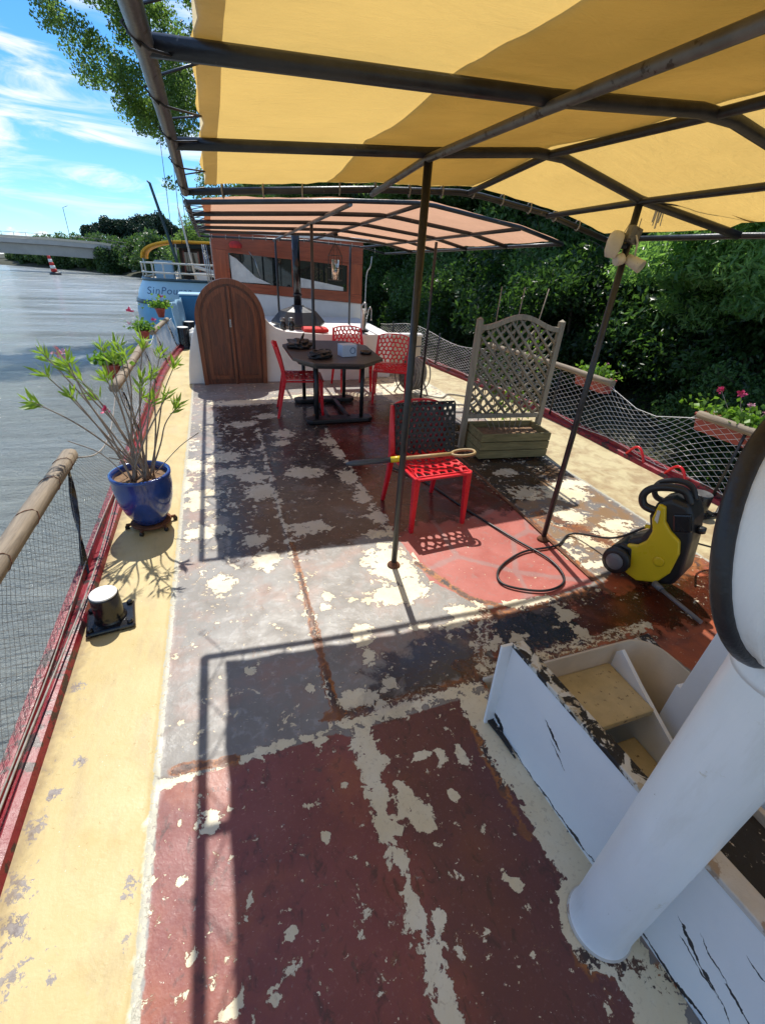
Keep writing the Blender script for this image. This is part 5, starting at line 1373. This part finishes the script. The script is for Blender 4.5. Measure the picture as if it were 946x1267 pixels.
# lights fixed to the right post
sl = thing('floodlight', 'pair of weathered white lamps clamped on the right awning post', 'floodlight', (1.965, 2.03, 1.75))
mb = MB(); mb.lathe([(.001, -.085), (.03, -.082), (.044, -.05), (.048, 0), (.044, .04), (.028, .06), (.001, .065)], n=20); mb.xf(Matrix.Translation((-.115, -.01, .015)) @ Matrix.Rotation(R(8), 4, 'Y')); mb.build('lamp_shell', M['lightp'], sl)
mb = MB(); mb.box((-.02, -.04, .06), (.085, .05, .09), Matrix.Rotation(R(15), 3, 'Y')); mb.build('junction_box', M['steel_grey'], sl, bevel=.008)
mb = MB(); mb.tube([(-.02, -.065, .06), (.0, -.075, .02), (.015, -.07, -.06)], .006, 6); mb.build('conduit', M['lightp'], sl)
mb = MB(); mb.box((-.05, 0, .0), (.09, .03, .03)); mb.build('clamp', M['steel_dark'], sl, bevel=.003)
mb = MB(); mb.tube([(-.03, .0, .12), (-.07, .0, .04)], .003, 5); mb.tube([(.03, -.02, .15), (.03, -.02, .06)], .003, 5); mb.build('wire', M['lightp'], sl)
mb = MB(); mb.lathe([(.026, -.03), (.033, -.02), (.035, .02), (.02, .03)], n=16); mb.xf(Matrix.Translation((-.055, -.02, -.075)) @ Matrix.Rotation(R(70), 4, 'Y')); mb.build('lamp_base', M['lightp'], sl)
mb = MB(); mb.lathe([(.028, -.05), (.034, .0), (.038, .06), (.034, .06), (.03, .02), (.0, .02)], n=20, capt=False); mb.xf(Matrix.Translation((.02, -.07, -.085)) @ Matrix.Rotation(R(115), 4, 'X') @ Matrix.Rotation(R(22), 4, 'Y')); mb.build('lamp_head', M['lightp'], sl)
sl.scale = (.78, .78, .78)
cl_ = thing('clothes_pegs', 'small bunch of pegs and ties hanging under the awning beside the lamp post', 'pegs', (2.08, 2.0, 1.93))
mb = MB(); 
for k in range(5): mb.bar((-.03 + k * .012, .004 * (k % 3), .0), (-.035 + k * .014, .006 * (k % 2), -.075 - .012 * (k % 3)), .007, .004)
mb.build('peg', M['lightp'], cl_)
mb = MB(); mb.tube(smoothpts([(-.1, 0, .015), (-.02, -.02, .0), (.2, -.1, -.005), (.42, -.25, .01)], 6), .0035, 5); mb.build('string', M['black'], cl_)

# far left deck: blue box, sack, tarp
bb = thing('blue_box', 'tall blue storage box with a pale lid on the far left deck before the houseboat', 'box', (-.42, 10.2, 0))
mb = MB(); mb.box((0, 0, .38), (.40, .4, .76)); mb.build('body', M['bluebox'], bb, bevel=.02)
mb = MB(); mb.box((0, 0, .775), (.42, .42, .03)); mb.build('lid', M['hullblue'], bb, bevel=.008)
lump('sack', 'crumpled white sack beside the far black bollards', 'sack', (-.36, 8.95, 0), (.13, .13, .2), M['bag'], 2.2, .35)
mb = MB(); vs = []; fs = []
for i in range(15):
    for j in range(9):
        y = 8.9 + i * .09; z = .05 + j * .085
        vs.append((halfL(y) - .005 + .03 * math.sin(i * 1.3 + j * .3) + (j / 8) * -.03, y, z))
for i in range(14):
    for j in range(8): fs.append((i * 9 + j, i * 9 + j + 1, (i + 1) * 9 + j + 1, (i + 1) * 9 + j))
mb.add(vs, fs, True); tag(mb.build('tarpaulin', M['hullblue'], solid=.004), 'pale blue pleated tarpaulin tied along the far left rail before the blue box', 'tarpaulin')

# ================================================================== wheelhouse
wh = thing('wheelhouse', 'white and varnished mahogany wheelhouse with a wide slanting front window', 'wheelhouse', (1.3, 8.55, 0))
def wb(mb, nm, m_, par=wh, **k):
    o_ = mb.build(nm, m_, par, **k); o_.data.transform(Matrix.Translation((-1.3, -8.55, 0))); return o_
x0, x1 = .06, 2.54; y0, y1 = 8.55, 11.4
mb = MB(); mb.prism([(x0, 0), (x1, 0), (x1, .84), (x0, .99)], 'y', y0, y1); wb(mb, 'lower_wall', M['white2'], bevel=.008)
# timber front with a window opening: four boards
zt = 1.80
win = [(.26, 1.08), (2.30, .99), (2.30, 1.47), (.26, 1.57)]
mb = MB(); mb.prism([(x0, .994), (x1, .844), (x1, .985), (x0, 1.085)], 'y', y0 - .02, y0 + .05); wb(mb, 'bottom_plank', M['mahog'], bevel=.004)
mb = MB(); mb.prism([(x0, 1.575), (x1, 1.468), (x1, zt), (x0, zt)], 'y', y0 - .02, y0 + .05); wb(mb, 'top_plank', M['mahog'], bevel=.004)
mb = MB(); mb.prism([(x0, 1.086), (.26, 1.079), (.26, 1.566), (x0, 1.574)], 'y', y0 - .017, y0 + .05); wb(mb, 'corner_post', M['mahogv'], bevel=.004)
mb = MB(); mb.prism([(2.30, .996), (x1, .987), (x1, 1.466), (2.30, 1.476)], 'y', y0 - .017, y0 + .05); wb(mb, 'corner_post', M['mahogv'], bevel=.004)
mb = MB(); 
mb.box((x0 + .02, (y0 + y1) / 2 + .06, 1.4), (.04, y1 - y0 - .1, .8)); mb.box((x1 - .02, (y0 + y1) / 2 + .06, 1.32), (.04, y1 - y0 - .1, .94)); mb.box(((x0 + x1) / 2, y1, 1.35), (x1 - x0, .05, .9)); wb(mb, 'side_wall', M['mahog'])
mb = MB(); mb.box(((x0 + x1) / 2, (y0 + y1) / 2, zt + .03), (x1 - x0 + .16, y1 - y0 + .2, .06)); wb(mb, 'roof', M['white2'], bevel=.01)
wf_ = MB(); wf_ = ring_mesh([(.255, .98)] and [(.26, 1.075), (2.30, .99), (2.30, 1.475), (.26, 1.57), (.26, 1.075)], [(.30, 1.11), (2.26, 1.03), (2.26, 1.44), (.30, 1.53), (.30, 1.11)], y0 - .03, y0 - .018); wfr = wb(wf_, 'window', M['mahog'])
mb = MB(); mb.prism([(.29, 1.10), (2.27, 1.02), (2.27, 1.45), (.29, 1.54)], 'y', y0 + .0, y0 + .008); wb(mb, 'pane', M['glassd'], wfr)
mb = MB(); mb.box((1.32, y0 - .01, 1.29), (.04, .03, .46)); wb(mb, 'mullion', M['mahogv'], wfr)
mb = MB(); mb.tube([(.62, y0 - .04, 1.56), (.70, y0 - .045, 1.46)], .006, 6); mb.tube([(.70, y0 - .045, 1.46), (.78, y0 - .04, 1.18)], .010, 6); wb(mb, 'wiper', M['galv'])
mb = MB(); mb.prism([(.32, 1.12), (.95, 1.10), (.70, 1.20), (.42, 1.45), (.32, 1.5)], 'y', y0 - .006, y0 - .002); wb(mb, 'curtain', M['bag'], wfr)
mb = MB(); mb.prism([(1.30, 1.07), (2.2, 1.04), (2.2, 1.10), (1.7, 1.18), (1.3, 1.24)], 'y', y0 - .006, y0 - .002); wb(mb, 'curtain', M['bag'], wfr)
mb = MB(); mb.lathe([(.09, 0), (.10, .05), (.06, .09), (.0, .1)], (.42, y0 - .12, 1.60), 14); wb(mb, 'red_lamp', M['cush'])
mb = MB()
for k in range(3): mb.tube([(.02 - k * .03, y0 + .1, .9), (-.02 - k * .03, y0 + .1, 1.62)], .010, 6)
wb(mb, 'side_rail', M['galv'])
mb = MB(); mb.tube(smoothpts([(2.60, 8.5, .7), (2.61, 8.5, 1.3), (2.66, 8.45, 1.45), (2.68, 8.45, 1.6)], 5), .014, 8); wb(mb, 'downpipe', M['galv'])

# ================================================================== neighbour boat (in level-water coordinates)
nb = thing('houseboat', 'pale blue barge with yellow awning and dark cabin moored ahead on the left', 'houseboat', (0, 0, 0)); put_far(nb)
cx = .15
prof = [(-2.05, 0), (-2.30, .5), (-2.45, 1.2), (-2.43, 1.85), (-2.28, 2.4), (-2.05, 2.78)]
def planw(t):  # 0..1 from the stern tip forward
    return (1 - (1 - min(1, t)) ** 3.2) ** (1 / 3.2)
def hull_band(za, zb, m_, nm, off=0.0):
    def px(z):
        for (a, za_), (b, zb_) in zip(prof, prof[1:]):
            if za_ <= z <= zb_: return a + (b - a) * (z - za_) / (zb_ - za_)
        return prof[-1][0]
    zs_ = sorted(set([za, zb] + [q[1] for q in prof if za < q[1] < zb])); vs = []; fs = []; N_ = 40
    for z in zs_:
        w_ = cx - px(z) + off
        tip = 15.9 - .25 * (z - 1) / 1.6
        half = []
        for i in range(N_ + 1):
            a = math.pi * i / N_; half.append((cx - w_ * math.copysign(abs(math.cos(a)) ** .55, math.cos(a)), tip + 3.2 - (3.2 + off) * abs(math.sin(a)) ** .55))
        pl = [(cx - w_, 40)] + half + [(cx + w_, 40)]
        vs += [(x, y, z) for x, y in pl]
    n_ = N_ + 3
    for j in range(len(zs_) - 1):
        for i in range(n_ - 1): fs.append((j * n_ + i, j * n_ + i + 1, (j + 1) * n_ + i + 1, (j + 1) * n_ + i))
    mb = MB(); mb.add(vs, fs, True)
    return mb, vs[-n_:]
mb, _ = hull_band(-.6, .0, None, ''); mb, top_ = hull_band(0, .7, None, ''); mb.build('hull', M['hullblack'], nb)
mb, _ = hull_band(.7, 2.06, None, ''); mb.build('lower_planking', M['hullmid'], nb)
mb, _ = hull_band(2.06, 2.17, None, '', .03); mb.build('rubbing_strake', M['hulldark'], nb, solid=.03)
mb, tp_ = hull_band(2.17, 2.70, None, ''); mb.build('upper_planking', M['hullblue'], nb)
mb, tp_ = hull_band(2.70, 2.78, None, '', .03); mb.build('gunwale', M['hulldark'], nb, solid=.04)
mb = MB(); mb.add([(x, y, 2.71) for x, y, z in tp_], [tuple(range(len(tp_)))]); mb.build('deck', M['beige'], nb)
# faded name lettering across the stern
fc = bpy.data.curves.new('lettering', 'FONT'); fc.body = 'SinPouraa'; fc.size = .27; fc.extrude = .006; fc.shear = .25; fc.space_character = 1.12
fo = bpy.data.objects.new('tmp_lettering', fc); COL.objects.link(fo)
bpy.context.view_layer.update()
fm = bpy.data.meshes.new_from_object(fo.evaluated_get(bpy.context.evaluated_depsgraph_get())); bpy.data.objects.remove(fo)
fm.name = 'lettering'; fm.transform(Matrix.Translation((-1.80, 15.44, 2.38)) @ Matrix.Rotation(R(90), 4, 'X'))
fm.materials.clear(); fm.materials.append(M['letters']); lo = bpy.data.objects.new('lettering', fm); COL.objects.link(lo); lo.parent = nb
LET = lo
# stern railing, yellowed
mb = MB()
for z in (2.92, 3.17): mb.tube([(x, y + .12, z) for x, y, _ in tp_[2:-18]], .028, 6)
for k in range(3, 24, 3): mb.tube([(tp_[k][0], tp_[k][1] + .12, 2.72), (tp_[k][0], tp_[k][1] + .12, 3.18)], .024, 6)
mb.build('stern_railing', M['lightp'], nb)
mb = MB(); mb.box((1.2, 21, 3.1), (4.2, 6, 1.15)); mb.build('cabin', M['cabin'], nb)
mb = MB(); mb.box((1.2, 21, 3.72), (4.5, 6.4, .16)); mb.build('cabin_roof', M['hulldark'], nb, bevel=.02)
for k in range(5):
    mb = MB(); mb.box((-.55 + k * .62, 17.98, 3.25), (.42, .04, .55)); wn = mb.build('window', M['glassd'], nb)
    for dx in (-.23, .23):
        mb = MB(); mb.box((-.55 + k * .62 + dx, 17.95, 3.25), (.05, .06, .62)); mb.build('window_frame', M['mahogv'], wn)
mb = MB(); vs = []; fs = []
for i in range(13):
    a = math.pi * .5 * i / 12; 
    for y in (16.6, 18.2): vs.append((-1.15 - .72 * math.sin(a) if False else -.6 - 1.3 * math.sin(a), y, 3.28 + .5 * math.cos(a) ** .8))
for i in range(12): fs.append((2 * i, 2 * i + 1, 2 * i + 3, 2 * i + 2))
vs += [(2.6, 16.6, 3.84), (2.6, 18.2, 3.84)]; fs.append((0, 1, 27, 26))
mb.add(vs, fs, True); mb.build('yellow_awning', M['awn'], nb, solid=.05)
mb = MB(); mb.tube([(-1.86, 16.6, 3.28), (-1.82, 16.6, 2.6)], .02, 6); mb.tube([(-.9, 16.6, 3.7), (-.95, 16.6, 2.6)], .02, 6); mb.tube([(.1, 16.6, 3.8), (.1, 16.6, 2.6)], .02, 6); mb.build('awning_post', M['pallip'], nb)
mb = MB(); mb.box((-1.35, 17.2, 2.95), (.55, .5, .62)); mb.build('tank', M['hullblue'], nb, bevel=.05)
mb = MB(); mb.box((-.25, 16.5, 2.8), (.42, .4, .34)); mb.build('locker', M['white2'], nb, bevel=.02)
mb = MB(); mb.bar((-.45, 16.3, 3.12), (.5, 16.4, 2.9), .14, .10); mb.bar((-.1, 16.2, 2.95), (.6, 16.3, 2.75), .14, .10); mb.build('rolled_sail', M['bag'], nb, bevel=.03)
mb = MB(); mb.tube([(-1.36, 16.2, 5.15), (-1.30, 16.2, 5.1), (-.78, 16.2, 2.62)], [.02, .035, .05], 8); mb.build('boom', M['hulldark'], nb)
mb = MB(); mb.tube([(-.66, 16.1, 4.6), (-.42, 16.1, 2.62)], [.02, .035], 8); mb.build('boathook', M['pallip'], nb)
mb = MB()
for xa, xb in ((-.75, -.62), (-.55, -.50), (-.98, -.90)): mb.tube([(xa, 16.4, 2.7), (xb, 16.8, 6.2)], .008, 4)
mb.build('rigging', M['steel_dark'], nb)

# channel marker in the river
cmk = thing('channel_marker', 'red and white striped channel marker leaning in the river below the bridge', 'channel marker', (0, 0, 0)); put_far(cmk, (-32.6, 129, 0))
mb = MB(); mb.lathe([(1.1, -.4), (1.1, .35), (.5, .6)], n=20); mb.build('float', M['hullblack'], cmk)
for k in range(5):
    mb = MB(); mb.lathe([(.62 - k * .07, .6 + k * .62), (.55 - k * .07, 1.22 + k * .62)], n=16); mb.v = [(x - .12 * z, y, z) for x, y, z in mb.v]; mb.build('band', M['cush'] if k % 2 == 0 else M['white2'], cmk)

# ================================================================== bridge
br = thing('bridge', 'long pale concrete road bridge crossing the river on the left', 'bridge', (0, 0, 0)); put_far(br)
bp = [(-200, 146, 7.9), (-90, 148, 7.75), (-47, 150, 7.25), (-37, 150, 7.2), (-27, 151, 6.95), (-17, 152, 6.1), (-4, 154, 5.2)]
def span(poly_off, nm, m_):
    mb = MB(); vs = []; k = len(poly_off)
    for x, y, z in bp: vs += [(x, y + a, z + b) for a, b in poly_off]
    fs = [(i * k + j, i * k + (j + 1) % k, (i + 1) * k + (j + 1) % k, (i + 1) * k + j) for i in range(len(bp) - 1) for j in range(k)]
    fs += [tuple(range(k)), tuple((len(bp) - 1) * k + j for j in range(k))]
    mb.add(vs, fs); return mb.build(nm, m_, br)
span([(0, 0), (0, -1.0), (1.2, -1.2), (1.6, -3.4), (8.4, -3.4), (8.8, -1.2), (10, -1.0), (10, 0)], 'deck', M['concrete'])
span([(-.1, .02), (-.1, .55), (.15, .55), (.15, .02)], 'parapet', M['beige'])
mb = MB()
for (xa, ya, za), (xb, yb, zb) in zip(bp, bp[1:]):
    n_ = max(1, int((xb - xa) / 2.5))
    mb.tube([(xa, ya, za + 1.25), (xb, yb, zb + 1.25)], .05, 5)
    for i in range(n_): t = i / n_; mb.tube([(xa + (xb - xa) * t, ya + (yb - ya) * t, za + (zb - za) * t + .5), (xa + (xb - xa) * t, ya + (yb - ya) * t, za + (zb - za) * t + 1.25)], .05, 4)
mb.build('railing', M['steel_grey'], br)
for x in (-64, -19, -120):
    mb = MB(); mb.box((x, 154, 1.8), (2.2, 7, 5.0)); mb.build('pier', M['concrete'], br, bevel=.2)
mb = MB()
for x in (-33, -60, -88): mb.tube([(x, 152, 7), (x, 152, 14.5), (x + 1.2, 152, 15)], .07, 5)
mb.build('lamp_standard', M['steel_grey'], br)

# hill behind the far bank
mb = MB(); vs = []; fs = []
for i in range(25):
    for j in range(13):
        u = (i / 24 - .5) * 2; v = (j / 12 - .5) * 2
        h_ = max(0, (1 - u * u)) * max(0, (1 - v * v))
        vs.append((-22 + u * 62 + .3 * v * 20, 330 + v * 60, 3.5 + 11 * h_ ** .8 + 1.2 * mnoise.noise(Vector((u * 4, v * 4, 0)))))
for i in range(24):
    for j in range(12): fs.append((i * 13 + j, i * 13 + j + 1, (i + 1) * 13 + j + 1, (i + 1) * 13 + j))
mb.add(vs, fs, True); o = mb.build('hill', M['ground']); put_far(o); struct(o)

# ================================================================== trees
def lobes(L):
    def f(rng):
        k = rng.choice(len(L), p=np.array([l[2] for l in L]) / sum(l[2] for l in L)); c, r, _ = L[k]
        q = rng.normal(size=3); q /= np.linalg.norm(q); return np.array(c) + q * np.array(r) * rng.uniform(.2, 1) ** .6
    return f
bank_tree('tall poplar whose airy crown hangs over the top left of the awning', (6.6, 28, .8), 11, 11,
    lobes([((-3.6, 0, 10.6), (4.2, 3, 4.2), 1.0), ((-11.5, -1, 13.4), (3.9, 2.4, 3.6), 1.0), ((-8.3, 0, 9.8), (2.5, 1.8, 2.7), .6), ((1, 1, 11), (4, 3.4, 4.5), .7), ((-3, 0, 5.8), (5, 2, 1.4), .3)]), 420, 330, .62, .125, .6, M['leafA'], tr=.38, spread=6.5, group=None, name='poplar')
G1 = 'dense trees along the right bank'
SH = 'dense dark green tree in the thicket along the right bank'
proto1 = bank_tree(SH, (10.6, 14.5, .9), 21, 8, ((0, 0, 6.2), (3.3, 3.3, 4.2)), 120, 620, .95, .17, .42, M['leafB'], group=G1)
proto2 = bank_tree(SH, (10.5, 20, .9), 22, 9, ((0, 0, 6.0), (3.6, 3.4, 4.8)), 130, 620, 1.0, .17, .42, M['leafB'], group=G1)
proto3 = bank_tree('leafy shrub crowding the edge of the right bank', (8.2, 9.5, .2), 23, 3, ((0, 0, 2.0), (1.9, 1.9, 1.9)), 70, 380, .6, .13, .42, M['leafB'], group='shrubs at the foot of the right bank', tr=.07, spread=1.4)
spots = [(10, 3, 1, 1.0), (11.5, -2, 2, 1.1), (13, 7, 1, 1.25), (10.2, 19, 1, .95), (13.5, 14, 2, 1.2), (9.2, 26, 2, 1.0), (10.5, 33, 1, 1.15), (8.6, 41, 2, 1.1), (7.5, 50, 1, 1.1), (15, 23, 1, 1.3), (14, 35, 2, 1.3), (6.5, 60, 2, 1.1), (3.8, 72, 1, 1.0), (17, 4, 2, 1.4), (17, -5, 1, 1.4), (13, 45, 1, 1.3), (10, 62, 2, 1.5), (19, 14, 1, 1.5), (11.5, 10, 1, .85)]
for i, (x, y, k, s_) in enumerate(spots):
    c = copy_tree(proto1 if k == 1 else proto2); put_far(c, (x, y, .9 + (x - 8) * .12), i * 1.7, s_)
for i, (x, y, s_) in enumerate([(8.0, 14, 1.0), (8.3, 18, 1.1), (8.0, 22.5, 1.1), (7.6, 4.2, .55), (8.4, 1.0, .7), (8.9, 12, 1.2), (7.8, 30, 1.2), (7.4, 36, 1.2), (9.2, 5.5, .9), (10.2, 0.0, 1.1), (9.6, 9, 1.1), (11, 5, 1.5)]):
    c = copy_tree(proto3); put_far(c, (x, y, .1), i * 2.1, s_)
# nearer ash with lit hanging foliage at the right
bank_tree('ash tree with drooping sunlit foliage hanging beside the right awning corner', (9.9, 6.2, .6), 31, 6.5,
    lobes([((-1.9, -.9, 3.5), (1.3, 1.5, 1.3), 1.0), ((-1.0, -2.4, 3.2), (1.3, 1.5, 1.4), .8), ((0, 0, 4.6), (2.0, 2.2, 1.3), .5), ((-2.6, -.3, 2.9), (.8, .9, .8), .35)]), 130, 520, .42, .135, .24, M['leafC'], group=None, tr=.16, spread=2.4, name='ash_tree')
bank_tree('ash tree with pale lit leaves showing in the gap between the awnings', (8.8, 19, .8), 33, 7,
    ((-.8, 0, 6.0), (2.6, 2.6, 2.8)), 80, 430, .8, .16, .32, M['leafA'], group=None, tr=.18, name='ash_tree')
bank_tree('bright green willow on the shore beyond the houseboat', (1.5, 84, .5), 35, 6,
    ((-2.2, 0, 5.2), (4.2, 3.5, 3.2)), 60, 260, 1.4, .32, .45, M['leafA'], group=None, tr=.25, spread=3, name='willow_tree')
# far bank
G2 = 'trees lining the far bank'
fp = bank_tree('rounded green tree standing on the far bank below the bridge', (-24, 152, .3), 41, 5, ((0, 0, 3.4), (3.4, 3.0, 3.2)), 50, 150, 1.5, .55, .7, M['leafD'], group=G2, spread=2.6)
rn = random.Random(3)
for i in range(34):
    t = i / 33; 
    sx_ = -22 + (-84 + 22) * t; sy_ = 148 + (256 - 148) * t
    c = copy_tree(fp); put_far(c, (sx_ + rn.uniform(-1, 1) + 5, sy_ + rn.uniform(2, 7) + 2, .4), rn.random() * 6, rn.uniform(.85, 1.45))
for i in range(10):
    c = copy_tree(fp); put_far(c, (-16 + i * 2.1, 142 - i * 6, .4), rn.random() * 6, rn.uniform(.9, 1.4))
pn = bank_tree('dark stone pine on the hill beyond the bridge', (-40, 320, 8), 51, 11, ((0, 0, 12), (6.2, 5.5, 4.2)), 60, 170, 2.2, .9, .6, M['leafE'], group='pines on the hill', tr=.5, spread=5, name='pine_tree')
for i, (x, y, z, s_) in enumerate([(-58, 318, 8.5, .85), (-50, 322, 9, 1.05), (-33, 325, 10, 1.1), (-26, 318, 11, 1.15), (-20, 328, 11, 1.0), (-45, 330, 9, 1.0), (-30, 312, 9, 1.0), (-66, 320, 5, .7), (-14, 322, 9, .9), (-74, 325, 3, .5), (-6, 315, 8, .9), (2, 318, 7, .9)]):
    c = copy_tree(pn); put_far(c, (x, y, z - 2), i * 1.9, s_)
# far wood on the horizon
rng = np.random.default_rng(7); n = 9000
u = rng.uniform(0, 1, n); q = np.stack([-1250 + u * 900 + rng.normal(size=n) * 6, 900 - u * 430 + rng.normal(size=n) * 8, rng.uniform(0, 1, n) * (9 + 4 * np.sin(u * 60) + 3 * np.sin(u * 171))], 1)
fw_ = bpy.data.objects.new('far_wood', leaves_mesh('far_wood', q, None, 5.0, .8, rng.uniform(0, 1, n), M['leafD'])); COL.objects.link(fw_); put_far(fw_, (0, 20, .5)); fw_['kind'] = 'stuff'

# each tree's label says where it stands, counted from the left as seen from the deck
ORD = ['leftmost', 'second', 'third', 'fourth', 'fifth', 'sixth', 'seventh', 'eighth', 'ninth', 'tenth', 'eleventh', 'twelfth', 'thirteenth', 'fourteenth', 'fifteenth', 'sixteenth', 'seventeenth', 'eighteenth', 'nineteenth', 'twentieth']
ORD += ['twenty-' + w_ for w_ in ('first', 'second', 'third', 'fourth', 'fifth', 'sixth', 'seventh', 'eighth', 'ninth')] + ['thirtieth'] + ['thirty-' + w_ for w_ in ('first', 'second', 'third', 'fourth', 'fifth', 'sixth', 'seventh', 'eighth', 'ninth')] + ['fortieth'] + ['forty-' + w_ for w_ in ('first', 'second', 'third', 'fourth', 'fifth', 'sixth', 'seventh', 'eighth', 'ninth')]
for g_, txt in ((G1, 'dense dark green tree along the right bank, {} from the left'), ('shrubs at the foot of the right bank', 'leafy shrub at the foot of the right bank, {} from the left'),
                (G2, 'rounded green tree on the far bank by the bridge, {} from the left'), ('pines on the hill', 'dark stone pine on the hill beyond the bridge, {} from the left')):
    L_ = [o_ for o_ in COL.objects if o_.get('group') == g_ and o_.parent is None]
    L_.sort(key=lambda o_: math.atan2(o_.matrix_basis.translation.x, o_.matrix_basis.translation.y))
    for k, o_ in enumerate(L_): o_['label'] = txt.format(ORD[k]).replace('leftmost from the left', 'the leftmost one')
